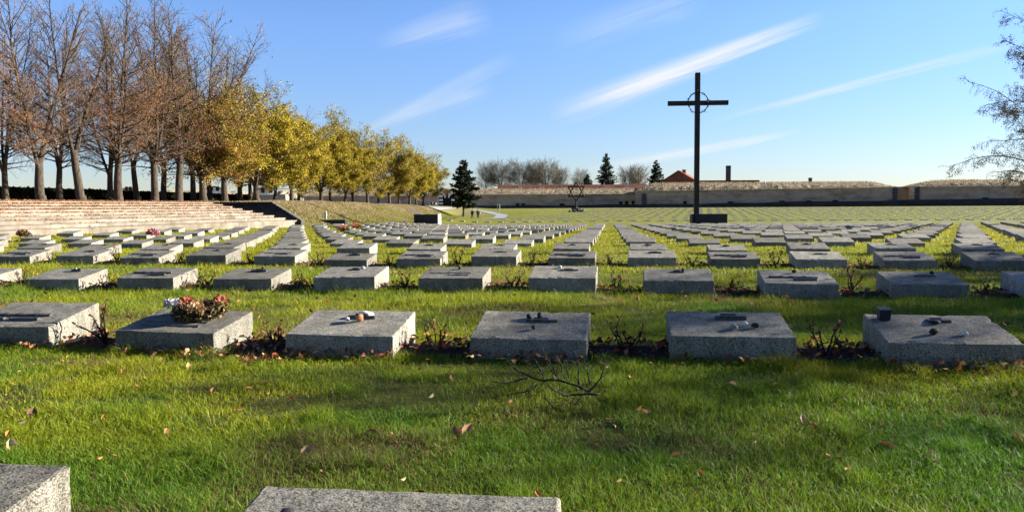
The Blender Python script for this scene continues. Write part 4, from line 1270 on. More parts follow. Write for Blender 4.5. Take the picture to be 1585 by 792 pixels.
# ------------------------------------------------------------------ small things on and around the stones
def on_stone(r, n, uu, vv):
    """world matrix of a spot on the sloped top; uu, vv in metres from the front left corner"""
    o = stoneobj[(r, n)]
    m = Matrix.Translation(o.location) @ Matrix.Rotation(o.rotation_euler.z, 4, 'Z')
    return m @ Matrix.Translation((uu, vv, top_z(vv) + .001)) @ Matrix.Rotation(math.atan2(HB - HF, SD), 4, 'X')
def solid(c0, c1, rough=.7): return mat_noise('pebble', c0, c1, 60, rough, .3, .002)
PM = {'white': solid((.5, .5, .47), (.72, .71, .68)), 'orange': solid((.28, .13, .06), (.42, .22, .11)), 'dark': solid((.015, .015, .018), (.04, .04, .042)), 'grey': solid((.14, .14, .145), (.26, .26, .255))}
def pebble(r, n, uu, vv, size, kind, label, seed, flat=.6, name='pebble', cat='pebble', grp='pebbles laid on the gravestones'):
    m = MB(); m.blob((0, 0, size * flat * .42), (size * .5, size * .42, size * .5 * flat), seed, 2, .28)
    o = m.build(name, PM[kind], None, smooth=True)
    mw_ = on_stone(r, n, uu, vv); o.matrix_world = mw_ @ Matrix.Rotation(seed * 1.7, 4, 'Z')
    return tag(o, label, cat, grp)
pebble(1, -1, .262, .22, .028, 'white', 'small white pebble left of the orange one on the third stone', 1, .9)
pebble(1, -1, .33, .225, .045, 'orange', 'orange-brown pebble among white ones on the third stone', 2, 1.0)
pebble(1, -1, .355, .30, .022, 'white', 'tiny white pebble right of the curled white one on the third stone', 3, .9)
m = MB(); pts = [(.03 * math.cos(a) * (1 + .2 * k), .03 * math.sin(a), .01 + .012 * math.sin(k)) for k, a in enumerate(np.linspace(-2.2, 1.2, 7))]
m.tube(pts, [.005, .009, .011, .012, .012, .010, .006], 6); o = m.build('pebble', PM['white'], None, smooth=True); o.matrix_world = on_stone(1, -1, .31, .335)
tag(o, 'curled white shell-like stone at the back of the third stone', 'pebble', 'pebbles laid on the gravestones')
pebble(1, 0, .265, .30, .035, 'dark', 'left dark pebble behind the plate on the half shaded stone', 5, .9)
pebble(1, 0, .325, .30, .038, 'dark', 'right dark pebble behind the plate on the half shaded stone', 6, 1.0)
pebble(1, 0, .31, .13, .026, 'dark', 'lone dark pebble nearer the front edge of the half shaded stone', 7, .8)
pebble(1, 1, .375, .16, .032, 'white', 'pale pebble in the middle of the bluish shaded stone', 8, .8)
pebble(1, 1, .42, .14, .042, 'dark', 'dark pebble right of the pale one on the bluish stone', 9, .6)
pebble(1, 1, .315, .11, .045, 'grey', 'flat grey pebble nearest the front edge of the bluish stone', 10, .5)
pebble(1, 2, .235, .12, .042, 'dark', 'black pebble on the front half of the last stone on the right', 11, .75)
pebble(1, 2, .37, .11, .030, 'white', 'white pebble right of the black one on the last stone', 12, .7)
pebble(1, 2, .30, .28, .045, 'dark', 'flat dark pebble behind the black one on the last stone', 13, .45)
pebble(0, 0, .10, .30, .04, 'dark', 'black pebble at the bottom edge on the nearest gravestone', 14, .6)
m = MB(); m.box(-.027, .027, -.024, .024, 0, .052); me = m.mesh('cube_lantern', M['black_stone']); bevel_mesh(me, .004); o = link('cube_lantern', me)
o.matrix_world = on_stone(1, 2, .075, .335)
m = MB(); m.box(-.03, .03, -.027, .027, .0523, .058); me = m.mesh('lid', M['plate']); bevel_mesh(me, .002); link('lid', me, o)
tag(o, 'small dark cube lantern on the back corner of the last stone on the right', 'lantern')
for k, (n, uu, kd) in enumerate(((-5, .3, 'grey'), (-3, .34, 'dark'), (-2, .36, 'white'), (-1, .31, 'dark'), (0, .25, 'white'), (1, .35, 'dark'), (2, .3, 'dark'), (3, .42, 'dark'))):
    if (2, n) in stoneobj:
        kk = [s[1] for s in by_row[2]].index(n) + 1
        pebble(2, n, uu, .33, .04, kd, '%s pebble on the %s gravestone from the left in the second full row' % ({'dark': 'dark', 'white': 'white', 'grey': 'grey'}[kd], nth(kk)), 20 + k, .9)

# dried wreath
mw_ = on_stone(1, -2, .335, .29)
wr = empty('wreath', mw_.translation, -YAW)
wr.rotation_euler = (mw_.to_euler().x, 0, -YAW)
tag(wr, 'dried ring wreath with red ribbon and faded flowers on the second stone', 'wreath')
g = random.Random(77); V, C = [], []
RX, RY = .115, .095
for i in range(1500):
    a = g.uniform(0, 6.283); b_ = g.uniform(0, 6.283); rr = .040 * g.random() ** .4
    c = Vector(((RX + rr * math.cos(b_)) * math.cos(a), (RY + rr * math.cos(b_)) * math.sin(a), .036 + rr * math.sin(b_) * .95))
    s = g.uniform(.018, .042); d = (rand_unit(g) + Vector((-math.sin(a), math.cos(a), .3)) * .8).normalized(); e = d.cross(rand_unit(g)).normalized() * g.uniform(.12, .3)
    V += [c - d * s * .5, c + e * s, c + d * s * .5, c - e * s]
    C.append(g.choice([(.09, .10, .025), (.05, .065, .02), (.26, .17, .08), (.34, .24, .12), (.14, .09, .04), (.055, .04, .02), (.20, .13, .05)]))
link('twig_ring', np_mesh('twig_ring', np.array([tuple(v) for v in V]), 4, M['dead_leaf'], np.array(C)), wr)
m = MB(); m.tube([(RX * math.cos(a), RY * math.sin(a), .035) for a in np.linspace(0, 6.283, 25)], .03, 8, cap=False); m.build('straw_core', M['soil'], wr)
def petals(center, rad, n, pal, parent, name, seed, s0=.014, s1=.03):
    g = random.Random(seed); V, C = [], []
    for i in range(n):
        d0 = rand_unit(g); d0.z = abs(d0.z) * .8; c = Vector(center) + d0 * rad * g.random() ** .4
        s = g.uniform(s0, s1); d = (d0 + rand_unit(g) * .7).normalized(); e = d.cross(rand_unit(g)).normalized()
        V += [c, c + d * s * .5 + e * s * .4, c + d * s, c + d * s * .5 - e * s * .4]; C.append(g.choice(pal))
    return link(name, np_mesh(name, np.array([tuple(v) for v in V]), 4, M['dead_leaf'], np.array(C)), parent)
petals((-.14, -.04, .075), .035, 120, [(.55, .52, .58), (.45, .42, .52), (.62, .6, .62)], wr, 'pale_flower', 1)
petals((-.06, -.01, .075), .042, 60, [(.36, .04, .04), (.42, .08, .06), (.26, .03, .03), (.40, .2, .12)], wr, 'red_ribbon', 2)
petals((.10, .06, .07), .045, 60, [(.40, .05, .04), (.42, .18, .10), (.36, .2, .12), (.3, .05, .035)], wr, 'red_flower', 3)
petals((.03, -.08, .06), .05, 130, [(.42, .27, .14), (.36, .2, .1), (.5, .36, .2)], wr, 'dry_flower', 4)

# bunches of flowers on farther stones
def bunch(px, py, label, pals, k):
    q = PG(px, py + 3, 6); s = q.y / F
    o = empty('flower_bunch', (q.x, q.y, q.z + .14), 0); tag(o, label, 'flowers', 'flowers laid on the gravestones')
    petals((0, 0, .05), 9 * s, 260, pals[0], o, 'bloom', 40 + k, .03, .07)
    petals((5 * s, -.05, .02), 7 * s, 160, pals[1], o, 'leafage', 60 + k, .03, .09)
bunch(236, 369, 'pink and dark red flowers on a gravestone in front of the steps', [[(.45, .12, .12), (.25, .03, .05), (.3, .06, .08)], [(.55, .22, .33), (.6, .3, .4)]], 0)
bunch(36, 371, 'dark red flowers with green sprigs at the left edge', [[(.22, .05, .04), (.30, .09, .05), (.14, .04, .03)], [(.16, .2, .08), (.08, .05, .03)]], 1)
bunch(531, 360, 'small orange-red flowers right of the terrace end, nearer one', [[(.45, .10, .04), (.5, .14, .05)], [(.10, .12, .04)]], 2)
bunch(551, 355.5, 'small orange-red flowers right of the terrace end, farther one', [[(.48, .08, .04), (.5, .12, .05)], [(.10, .12, .04)]], 3)

# fallen branch in the foreground grass
q0 = PG(848, 633)
br = MB(); k_ = q0.y / F / 4.2
def bp_(u_, v_, dy=0): return Vector(((u_ - 630) * k_, dy, (725 - v_) * k_))
g = random.Random(9)
BR = [([(970, 628), (900, 620), (850, 625), (740, 635), (680, 600), (630, 560)], .0052, -.03), ([(900, 612), (820, 575), (700, 540), (610, 545), (500, 515), (430, 475), (350, 395)], .005, .02),
      ([(490, 512), (420, 535), (345, 548), (260, 532)], .0035, -.04), ([(550, 540), (480, 590), (360, 610)], .003, -.08), ([(600, 515), (575, 450), (540, 400)], .0026, .03),
      ([(690, 520), (650, 440), (610, 370)], .0028, .06), ([(745, 530), (720, 440), (690, 370)], .0028, .02), ([(775, 540), (760, 470), (745, 420)], .0024, .08), ([(835, 575), (836, 470), (828, 390)], .0028, .03),
      ([(910, 570), (900, 470), (850, 390)], .0028, .07), ([(890, 625), (940, 570), (985, 500), (1005, 430)], .0034, -.02), ([(600, 630), (680, 720), (775, 710), (775, 620)], .0024, -.10),
      ([(705, 545), (660, 490), (625, 420)], .0022, .05), ([(640, 550), (560, 470), (400, 400)], .0022, .09), ([(560, 560), (500, 600), (540, 640)], .002, -.06), ([(860, 625), (800, 680), (730, 640)], .0026, -.07), ([(520, 520), (470, 505), (420, 450)], .002, .05)]
for pts, r_, dy in BR:
    pp = [bp_(u_, v_, dy * (.4 + .6 * i / len(pts)) + g.uniform(-.008, .008)) for i, (u_, v_) in enumerate(pts)]
    fine = []
    for a_, b_ in zip(pp[:-1], pp[1:]): fine += [a_, a_.lerp(b_, .5) + rand_unit(g) * .004]
    fine.append(pp[-1])
    for q in fine[1:]:                                       # fine side twigs
        if g.random() < .75:
            e = (rand_unit(g) + Vector((0, -.2, .5))).normalized(); L_ = g.uniform(.02, .07)
            br.tube([q, q + e * L_ * .5 + rand_unit(g) * .004, q + e * L_ + rand_unit(g) * .01], [.0014, .0011, .0007], 4)
    br.tube(fine, [max(.0024, 1.2 * r_) * (1 - .6 * i / (len(fine) - 1)) for i in range(len(fine))], 6)
tag(br.build('fallen_branch', mat_noise('branch_bark', (.012, .014, .011), (.045, .05, .036), 60, .8, .3, .002), None, (q0.x, q0.y, q0.z - .004), smooth=True),
    'dark many-twigged fallen branch lying on the grass before the middle stone', 'branch')

# single big leaves that stand out
def big_leaf(px, py, size, colr, label, tilt=(.5, .2), rz=0.0, lift=.03, seed=1):
    q = PG(px, py); g = random.Random(seed)
    n = 9; V, Fc = [], []; size *= .92
    for i in range(n):
        t = i / (n - 1); w = math.sin(math.pi * min(1, t * .93 + .05)) ** 1.15 * .30 * size * (1 + .12 * math.sin(i * 2.6 + seed))
        y = (t - .5) * size; zc = .10 * size * math.sin(t * 3 + seed)
        V += [(-w, y, zc + w * .55), (-w * .5, y, zc + w * .12), (0, y, zc), (w * .5, y, zc + w * .16), (w, y, zc + w * .6)]
    for i in range(n - 1):
        for j in range(4): Fc.append((i * 5 + j, i * 5 + j + 1, (i + 1) * 5 + j + 1, (i + 1) * 5 + j))
    me = bpy.data.meshes.new('fallen_leaf'); me.from_pydata(V, [], Fc)
    at = me.attributes.new('tint', 'FLOAT_COLOR', 'FACE')
    for f_ in range(len(Fc)): 
        k = g.uniform(.85, 1.12); at.data[f_].color = (colr[0] * k, colr[1] * k, colr[2] * k, 1)
    me.materials.append(M['dead_leaf']); me.polygons.foreach_set('use_smooth', [True] * len(Fc)); me.update()
    o = link('fallen_leaf', me, None, (q.x, q.y, q.z + lift)); o.rotation_euler = (tilt[0], tilt[1], rz)
    return tag(o, label, 'leaf', 'large fallen leaves in the near grass')
LF = [(1190, 561, .085, (.42, .17, .07), 'broad orange-brown leaf against the foot of the bluish shaded stone', (.9, .1), 1.3),
      (1355, 565, .075, (.50, .26, .06), 'orange-yellow leaf at the left foot of the last stone on the right', (.9, 0), .6),
      (1472, 566, .07, (.48, .30, .12), 'pale tan leaf standing upright before the last stone', (1.4, .1), .1),
      (1572, 571, .095, (.50, .19, .05), 'bright orange leaf at the right edge below the last stone', (.7, .2), 1.5),
      (20, 699, .055, (.58, .46, .28), 'pale cream leaf at the left edge above the corner stone', (1.2, -.3), .5),
      (580, 681, .075, (.075, .028, .03), 'dark purple curled leaf left of centre in the near grass', (.3, .3), 1.4),
      (708, 677, .06, (.30, .13, .07), 'reddish leaf of the upright pair in the middle grass', (1.3, -.4), .2),
      (724, 675, .065, (.42, .24, .13), 'tan leaf of the upright pair in the middle grass', (1.3, .5), -.3),
      (476, 707, .06, (.48, .30, .17), 'narrow tan leaf with a stalk left of the dark purple leaf', (1.0, .7), -.6),
      (162, 657, .04, (.45, .27, .05), 'small yellow-orange leaf in the left grass', (1.2, 0), .3),
      (292, 575, .06, (.48, .32, .15), 'tan leaf on the grass below the wreath stone', (1.1, .3), .9),
      (1136, 605, .06, (.50, .29, .12), 'tan-orange leaf on the grass below the bluish stone', (.7, -.3), 1.4),
      (1576, 693, .085, (.40, .14, .06), 'large red-brown leaf upright at the right edge', (1.3, .2), .4),
      (1375, 700, .07, (.22, .10, .06), 'brown curled leaf in the dull patch of the right foreground', (.8, .4), .9),
      (1243, 657, .05, (.45, .33, .2), 'slim straw-coloured leaf in the right foreground', (1.3, .3), .1),
      (700, 592, .05, (.26, .14, .08), 'small brown leaf left of the fallen branch', (.6, .4), .5),
      (860, 592, .05, (.36, .18, .1), 'brown leaf caught under the fallen branch', (.9, .2), 1.1),
      (50, 648, .06, (.13, .07, .045), 'dark brown curled leaf at the left edge', (.8, .2), .4),
      (330, 612, .04, (.34, .17, .09), 'small rust leaf in the left middle grass', (.8, .2), .2)]
for k, (px, py, s, c, lab, tl, rz) in enumerate(LF): big_leaf(px, py, s, c, lab, (tl[0] * .75, tl[1]), rz, .016, k + 1)

# ------------------------------------------------------------------ two people on the path edge
def skin_body(name, joints, edges, mat, parent=None, sub=1):
    me = bpy.data.meshes.new(name); me.from_pydata([j[:3] for j in joints], edges, [])
    o = bpy.data.objects.new(name, me); COL.objects.link(o)
    md = o.modifiers.new('skin', 'SKIN'); md.use_smooth_shade = True
    for i, j in enumerate(joints):
        r_ = j[3]; me.skin_vertices[0].data[i].radius = (r_, r_ if len(j) < 5 else j[4])
        me.skin_vertices[0].data[i].use_root = (i == 0)
    sd = o.modifiers.new('sub', 'SUBSURF'); sd.levels = sub; sd.render_levels = sub
    bpy.context.view_layer.update()
    dg = bpy.context.evaluated_depsgraph_get()
    nm = bpy.data.meshes.new_from_object(o.evaluated_get(dg)); nm.materials.clear(); nm.materials.append(mat)
    nm.polygons.foreach_set('use_smooth', [True] * len(nm.polygons))
    bpy.data.objects.remove(o)
    return link(name, nm, parent)
SKIN = mat_noise('skin', (.45, .28, .2), (.52, .33, .25), 20, .6, 0)
def person(loc, rz, H, label, coat, trousers, hair, stride):
    k = H / 1.75; s = stride
    J = [(0, 0, .95, .14, .10), (0, 0, 1.15, .13, .095), (0, 0, 1.38, .16, .10), (0, 0, 1.50, .055), (0, .01, 1.60, .085, .095), (0, .015, 1.70, .075, .085),
         (.10, 0, .90, .085), (.11, .02 + .12 * s, .50, .058), (.11, -.02 + .22 * s, .09, .040), (.11, .12 + .24 * s, .04, .035),
         (-.10, 0, .90, .085), (-.11, .02 - .08 * s, .50, .058), (-.11, -.06 - .24 * s, .09, .040), (-.11, .08 - .22 * s, .04, .035),
         (.20, 0, 1.40, .06), (.25, -.05 * s, 1.12, .045), (.24, .08 - .05 * s, .87, .033), (.24, .11 - .05 * s, .79, .03),
         (-.20, 0, 1.40, .06), (-.25, .05 * s, 1.12, .045), (-.24, .12 + .05 * s, .87, .033), (-.24, .15 + .05 * s, .79, .03)]
    E_ = [(0, 1), (1, 2), (2, 3), (3, 4), (4, 5), (0, 6), (6, 7), (7, 8), (8, 9), (0, 10), (10, 11), (11, 12), (12, 13), (2, 14), (14, 15), (15, 16), (16, 17), (2, 18), (18, 19), (19, 20), (20, 21)]
    sc3 = lambda L: [tuple(c * k for c in j) for j in L]
    o = skin_body('person', sc3(J), E_, SKIN); o.location = loc; o.rotation_euler = (0, 0, rz)
    tag(o, label, 'person')
    up = lambda j, g_: (j[0], j[1], j[2]) + tuple(r + g_ for r in j[3:])
    Cj = [up(J[0], .035), up(J[1], .035), up(J[2], .03), (0, 0, 1.46, .085), up(J[14], .025), up(J[15], .025), (.24, .07 - .05 * s, .90, .05), up(J[18], .025), up(J[19], .025), (-.24, .11 + .05 * s, .90, .05), (0, 0, .80, .175, .13)]
    skin_body('coat', sc3(Cj), [(0, 1), (1, 2), (2, 3), (2, 4), (4, 5), (5, 6), (2, 7), (7, 8), (8, 9), (0, 10)], coat, o)
    Tj = [up(J[0], .015), up(J[6], .022), up(J[7], .022), (.11, -.02 + .21 * s, .12, .06), up(J[10], .022), up(J[11], .022), (-.11, -.06 - .23 * s, .12, .06)]
    skin_body('trousers', sc3(Tj), [(0, 1), (1, 2), (2, 3), (0, 4), (4, 5), (5, 6)], trousers, o)
    Hj = [(0, -.02, 1.68, .088, .09), (0, -.03, 1.74, .07, .075), (0, -.045, 1.60, .07, .06)]
    skin_body('hair', sc3(Hj), [(0, 1), (0, 2)], hair, o)
    return o
cl = lambda c: mat_noise('cloth', tuple(x * .7 for x in c), c, 12, .9, .2, .01)
pg = PG(736, 339.2, 60)
kp = 15.2 * pg.y / F
person((pg.x - .45, pg.y, pg.z), 2.9, kp * .97, 'walker in dark brown coat, left of the pair beside the path', cl((.06, .035, .025)), cl((.02, .02, .024)), cl((.03, .02, .015)), .5)
person((pg.x + .35, pg.y + .1, pg.z), 3.3, kp, 'walker in dark navy coat with a pale bag, right of the pair beside the path', cl((.022, .024, .045)), cl((.014, .014, .018)), cl((.10, .06, .04)), -.5)
m = MB(); m.blob((0, 0, 0), (.10, .07, .17), 3, 2, .1)
tag(m.build('shoulder_bag', cl((.5, .47, .42)), None, (pg.x + .35 + .33 * kp / 1.7, pg.y - .02, pg.z + kp * .56), smooth=True), 'pale bag carried by the right walker', 'bag')

# ------------------------------------------------------------------ grass
def grass(name, d0, d1, n, h, w, seed, segs, label, taper=.0):
    g = np.random.default_rng(seed)
    d = np.sqrt(g.uniform(d0 * d0, d1 * d1, n))
    mid = .76 * np.maximum(d, 1.5); out = g.random(n) > mid / (mid + .9)
    x = np.where(out, np.sign(g.random(n) - .5) * (mid + 2.0 * g.random(n)), g.uniform(-1, 1, n) * mid)
    y = d
    # not under the stones, thin on the beds, not left of the terrace foot
    X = x * ca - y * sa; Y = x * sa + y * ca
    ok = np.ones(n, bool)
    for (r, n_, SX, SY, w_, px) in STONES + BESIDE:
        if w_.y > d1 + 2 or w_.y < d0 - 2: continue
        ok &= ~((X > SX - .012) & (X < SX + SW + .012) & (Y > SY - .015) & (Y < SY + SD + .012))
    for r in (1, 2, 3):
        inb = (Y > ROWS[r][1] + .02) & (Y < ROWS[r][1] + .40)
        ok &= ~(inb & (g.random(n) < (.985 if r == 1 else .93 if r == 2 else .8)))
    ok &= ~((x < np.interp(y, TOE_Y, TOE_X) + .1) & (y > 12))
    pn = vnoise(x, y, .8, 31) * .55 + vnoise(x, y, .23, 32) * .45
    big = vnoise(x, y * 1.6, 1.7, 33)
    ok &= g.random(n) < np.clip(.25 + 2.1 * (pn - .18), .12, 1)
    x, y, X, Y, pn, big = x[ok], y[ok], X[ok], Y[ok], pn[ok], big[ok]; n = len(x)
    z = terrain(x, y) - .004
    frontedge = np.zeros(n)
    for r in (1, 2, 3): frontedge = np.maximum(frontedge, np.exp(-((Y - ROWS[r][1] + .05) / .05) ** 2))
    hh = h * (.45 + .8 * pn) * g.uniform(.5, 1.35, n) * (1 + .55 * frontedge * g.random(n)) * (1 + .7 * np.clip((vnoise(x, y, .14, 61) - .66) * 6, 0, 1))
    a = g.uniform(0, 2 * np.pi, n); ln = g.uniform(.15, 1.3, n) * hh
    dirx, diry = np.cos(a), np.sin(a)
    fa = g.uniform(0, np.pi, n); wx, wy = np.cos(fa) * w / 2, np.sin(fa) * w / 2
    ws = g.uniform(.7, 1.3, n); wx *= ws; wy *= ws
    # colours: fresh yellow-green, deep green, thatch
    t = np.clip(.5 + 1.5 * (vnoise(x, y, .5, 41) - .5) + 1.1 * (big - .5) + g.normal(0, .25, n), 0, 1)[:, None]
    fresh = np.array([.255, .280, .010]); deep = np.array([.080, .185, .014]); straw = np.array([.27, .20, .085]); brown = np.array([.11, .07, .035])
    c = deep * (1 - t) + fresh * t
    wv = (vnoise(x, y, .3, 91) > .80) & (g.random(n) < .7)        # clover and moss
    c[wv] = np.array([.10, .155, .035]); hh = np.where(wv, hh * .6, hh)
    th = np.clip((vnoise(x, y, .35, 51) * .6 + vnoise(x, y * 1.8, 1.1, 52) * .6 - .68) * 4, 0, .7)
    sel = g.random(n) < (.035 + th)
    c[sel] = np.where(g.random((sel.sum(), 1)) < .6, straw, brown) * g.uniform(.7, 1.1, (sel.sum(), 1))
    hh = np.where(sel & (th > .2), hh * .75, hh)
    far = np.clip((y - 4) / 14, 0, 1)[:, None]
    c = c * (1 - .75 * far) + np.array([.33, .295, .018]) * .75 * far
    c = c * g.uniform(.8, 1.2, (n, 1))
    P0 = np.stack([x - wx, y - wy, z], -1); P1 = np.stack([x + wx, y + wy, z], -1)
    if segs == 1:
        T = np.stack([x + dirx * ln, y + diry * ln, z + hh], -1)
        me = np_mesh(name, np.stack([P0, P1, T], 1), 3, M['blade'], c)
    else:
        mx, my, mz = x + dirx * ln * .35, y + diry * ln * .35, z + hh * .62
        M0 = np.stack([mx - wx * .75, my - wy * .75, mz], -1); M1 = np.stack([mx + wx * .75, my + wy * .75, mz], -1)
        T = np.stack([x + dirx * ln, y + diry * ln, z + hh * .98], -1)
        T2 = T + np.stack([wx * .15, wy * .15, 0 * wx], -1)
        me = np_mesh(name, np.concatenate([np.stack([P0, P1, M1, M0], 1), np.stack([M0, M1, T2, T], 1)], 0), 4, M['blade'], np.concatenate([c, c], 0))
    return tag(link(name, me), label, 'grass', None, 'stuff')
grass('grass', 1.0, 2.6, 230000, .029, .0020, 1, 2, 'short blades of grass nearest the camera')
grass('grass', 2.6, 4.6, 290000, .032, .0027, 2, 2, 'short grass in front of and around the first full row of gravestones')
grass('grass', 4.6, 8.0, 220000, .045, .0050, 3, 1, 'short grass between the first and third full rows')
grass('grass', 8.0, 16.0, 220000, .045, .010, 4, 1, 'grass between the third and sixth rows of gravestones')
grass('grass', 16.0, 42.0, 240000, .050, .022, 5, 1, 'grass between the far rows of gravestones')

def bank_grass(n, seed):
    g = np.random.default_rng(seed)
    y = 41.5 + 75 * g.random(n) ** 1.4; toe = np.interp(y, TOE_Y, TOE_X); cre = np.interp(y, CRE_Y, CRE_X)
    t = g.uniform(-.15, 1.5, n); x = toe + (cre - toe) * t
    lineC = -11.2 - (y - 41) * .6
    ok = ~((y < 48) & (x < lineC + .5)); x, y, t = x[ok], y[ok], t[ok]; n = len(x)
    z = terrain(x, y) - .01; pn = vnoise(x + y * .5, y * .5 - x, 1.6, 71)
    w = g.uniform(.02, .05, n); hh = g.uniform(.04, .14, n) * (.5 + pn); a = g.uniform(0, np.pi, n)
    V = np.stack([np.stack([x - np.cos(a) * w, y - np.sin(a) * w, z], -1), np.stack([x + np.cos(a) * w, y + np.sin(a) * w, z], -1), np.stack([x + g.normal(0, .06, n), y + g.normal(0, .06, n), z + hh], -1)], 1)
    k = np.clip(.2 + 1.0 * t + 1.2 * (pn - .5) + g.normal(0, .2, n), 0, 1)[:, None]
    c = np.array([.16, .17, .02]) * (1 - k) + np.array([.33, .26, .14]) * k
    return tag(link('grass', np_mesh('grass', V, 3, M['blade'], c * g.uniform(.7, 1.15, (n, 1)))), 'dry mown grass on the bank below the trees', 'grass', None, 'stuff')
bank_grass(110000, 6)

# ------------------------------------------------------------------ light and sky
SUN_EL, SUN_AZ = R(18.5), R(14.0)      # azimuth ahead of the right-hand direction
sd = Vector((math.cos(SUN_EL) * math.cos(SUN_AZ), math.cos(SUN_EL) * math.sin(SUN_AZ), math.sin(SUN_EL)))
sl = bpy.data.lights.new('sun', 'SUN'); sl.energy = 5.0; sl.angle = R(.5); sl.color = (1.0, .92, .78)
so_ = bpy.data.objects.new('sun', sl); COL.objects.link(so_)
so_.rotation_euler = sd.to_track_quat('Z', 'Y').to_euler(); so_.location = (60, 20, 40)
wd = bpy.data.worlds.new('World'); sc.world = wd; wd.use_nodes = True
nt = wd.node_tree; bg = nt.nodes['Background']
sky = nt.nodes.new('ShaderNodeTexSky'); sky.sky_type = 'NISHITA'; sky.sun_disc = False
sky.sun_elevation = SUN_EL; sky.sun_rotation = math.pi / 2 - SUN_AZ
sky.air_density = 1.0; sky.dust_density = .05; sky.ozone_density = 3.0; sky.altitude = 150
tc = nt.nodes.new('ShaderNodeTexCoord').outputs['Generated']
def wn(op, a, b=None, c=None, clamp=False):
    n = nt.nodes.new('ShaderNodeMath'); n.operation = op; n.use_clamp = clamp
    for i, v in enumerate((a, b, c)):
        if v is None: continue
        if hasattr(v, 'is_output'): nt.links.new(v, n.inputs[i])
        else: n.inputs[i].default_value = v
    return n.outputs[0]
sx = nt.nodes.new('ShaderNodeSeparateXYZ'); nt.links.new(tc, sx.inputs[0])
dy_ = wn('MAXIMUM', sx.outputs[1], .05)
U, Vv = wn('DIVIDE', sx.outputs[0], dy_), wn('DIVIDE', sx.outputs[2], dy_)
front = wn('GREATER_THAN', sx.outputs[1], .05)
cmb = nt.nodes.new('ShaderNodeCombineXYZ'); nt.links.new(U, cmb.inputs[0]); nt.links.new(Vv, cmb.inputs[1])
def streak(a, b, wa, wb, amp, seed, dens=(2.4, 44.0)):
    """cirrus between two directions (tangents of azimuth and height): thin at a, wide at b"""
    L = math.hypot(b[0] - a[0], b[1] - a[1]); cs, sn = (b[0] - a[0]) / L, (b[1] - a[1]) / L
    du = wn('SUBTRACT', U, a[0]); dv = wn('SUBTRACT', Vv, a[1])
    s = wn('DIVIDE', wn('ADD', wn('MULTIPLY', du, cs), wn('MULTIPLY', dv, sn)), L)
    t = wn('SUBTRACT', wn('MULTIPLY', dv, cs), wn('MULTIPLY', du, sn))
    mp = nt.nodes.new('ShaderNodeMapping'); nt.links.new(cmb.outputs[0], mp.inputs['Vector'])
    mp.inputs['Rotation'].default_value = (0, 0, -math.atan2(sn, cs))
    m2 = nt.nodes.new('ShaderNodeMapping'); nt.links.new(mp.outputs[0], m2.inputs['Vector']); m2.inputs['Scale'].default_value = (dens[0], dens[1], 1); m2.inputs['Location'].default_value = (seed * 3.1, seed * 1.7, 0)
    nz = nt.nodes.new('ShaderNodeTexNoise'); nz.inputs['Scale'].default_value = 2.2; nz.inputs['Detail'].default_value = 7; nz.inputs['Roughness'].default_value = .62; nz.inputs['Distortion'].default_value = .5
    nt.links.new(m2.outputs[0], nz.inputs['Vector'])
    t = wn('ADD', t, wn('MULTIPLY', wn('SUBTRACT', nz.outputs['Fac'], .5), wb * .9))
    sc_ = wn('MINIMUM', wn('MAXIMUM', s, 0.0), 1.0)
    wdt = wn('ADD', wn('MULTIPLY', sc_, wb - wa), wa)
    across = wn('SUBTRACT', 1.0, wn('DIVIDE', wn('ABSOLUTE', t), wdt), clamp=True)
    across = wn('MULTIPLY', wn('MULTIPLY', across, across), wn('SUBTRACT', 3.0, wn('MULTIPLY', across, 2.0)))
    along = wn('MULTIPLY', wn('MULTIPLY', wn('ADD', s, .15), 2.2, clamp=True), wn('MULTIPLY', wn('SUBTRACT', 1.12, s), 3.2, clamp=True))
    return wn('MULTIPLY', wn('MULTIPLY', wn('MULTIPLY', across, along), wn('MULTIPLY', wn('SUBTRACT', nz.outputs['Fac'], .22), 1.9, clamp=True)), amp)
def uv(px, py):
    p = P(px, py, 1.0); return (p.x, p.z - CAMZ)
CL = [streak(uv(900, 165), uv(1240, 38), .026, .013, 1.7, 1), streak(uv(1150, 175), uv(1530, 78), .006, .010, 1.0, 2), streak(uv(930, 262), uv(1208, 209), .012, .007, 1.2, 3),
      streak(uv(560, 205), uv(775, 98), .012, .016, .42, 4), streak(uv(600, 62), uv(745, 22), .018, .035, .42, 5), streak(uv(590, 195), uv(745, 140), .01, .018, .42, 6), streak(uv(880, 60), uv(1080, -10), .03, .03, .3, 7)]
tot = CL[0]
for c in CL[1:]: tot = wn('ADD', tot, c)
tot = wn('MULTIPLY', tot, front, clamp=True)
hs = nt.nodes.new('ShaderNodeHueSaturation'); hs.inputs['Saturation'].default_value = 1.08; hs.inputs['Value'].default_value = 1.0
nt.links.new(sky.outputs[0], hs.inputs['Color'])
mx = nt.nodes.new('ShaderNodeMix'); mx.data_type = 'RGBA'
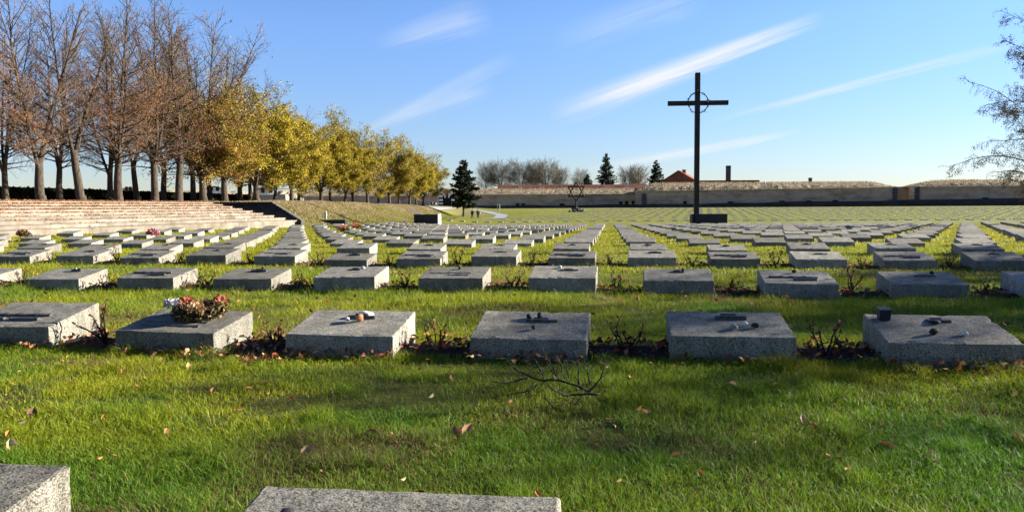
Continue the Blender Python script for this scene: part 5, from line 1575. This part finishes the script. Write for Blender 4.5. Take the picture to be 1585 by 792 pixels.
nt.links.new(wn('MULTIPLY', tot, .95), mx.inputs[0]); tn = nt.nodes.new('ShaderNodeMix'); tn.data_type = 'RGBA'; tn.blend_type = 'MULTIPLY'; tn.inputs[0].default_value = 1.0
nt.links.new(hs.outputs[0], tn.inputs[6]); tn.inputs[7].default_value = (.95, .945, 1.16, 1)
up = wn('MULTIPLY_ADD', wn('MULTIPLY', wn('SUBTRACT', sx.outputs[2], .42), 2.5, clamp=True), -.65, 1.0)     # sky dimmed overhead to weaken the fill on shaded stone fronts
bk = wn('MULTIPLY_ADD', wn('MULTIPLY', wn('MULTIPLY', sx.outputs[1], -1.6), 1.0, clamp=True), -.35, 1.0)         # and dimmed behind the camera for the same purpose
dk = nt.nodes.new('ShaderNodeMix'); dk.data_type = 'RGBA'; dk.blend_type = 'MULTIPLY'; dk.inputs[0].default_value = 1.0
cc = nt.nodes.new('ShaderNodeCombineColor'); lw = wn('MULTIPLY_ADD', wn('SUBTRACT', 1.0, wn('MULTIPLY', wn('MAXIMUM', sx.outputs[2], 0.0), 4.5, clamp=True)), -.36, 1.0)     # dimmed towards the horizon
ud = wn('MULTIPLY', wn('MULTIPLY', up, bk), lw)
for i in range(3): nt.links.new(ud, cc.inputs[i])
nt.links.new(tn.outputs[2], dk.inputs[6]); nt.links.new(cc.outputs[0], dk.inputs[7])
nt.links.new(dk.outputs[2], mx.inputs[6]); mx.inputs[7].default_value = (4.6, 4.7, 4.85, 1)
nt.links.new(mx.outputs[2], bg.inputs['Color']); bg.inputs['Strength'].default_value = .055
sc.view_settings.view_transform = 'Standard'; sc.view_settings.look = 'None'; sc.view_settings.exposure = 1.88; sc.view_settings.gamma = 1.0
sc.view_settings.use_curve_mapping = False
sc.render.engine = 'CYCLES'
sc.cycles.use_denoising = True
sc.cycles.max_bounces = 6; sc.cycles.diffuse_bounces = 3; sc.cycles.transmission_bounces = 3; sc.cycles.transparent_max_bounces = 4; sc.cycles.glossy_bounces = 2
sc.cycles.use_adaptive_sampling = True; sc.cycles.adaptive_threshold = .02

print('PEOPLE', kp, pg)
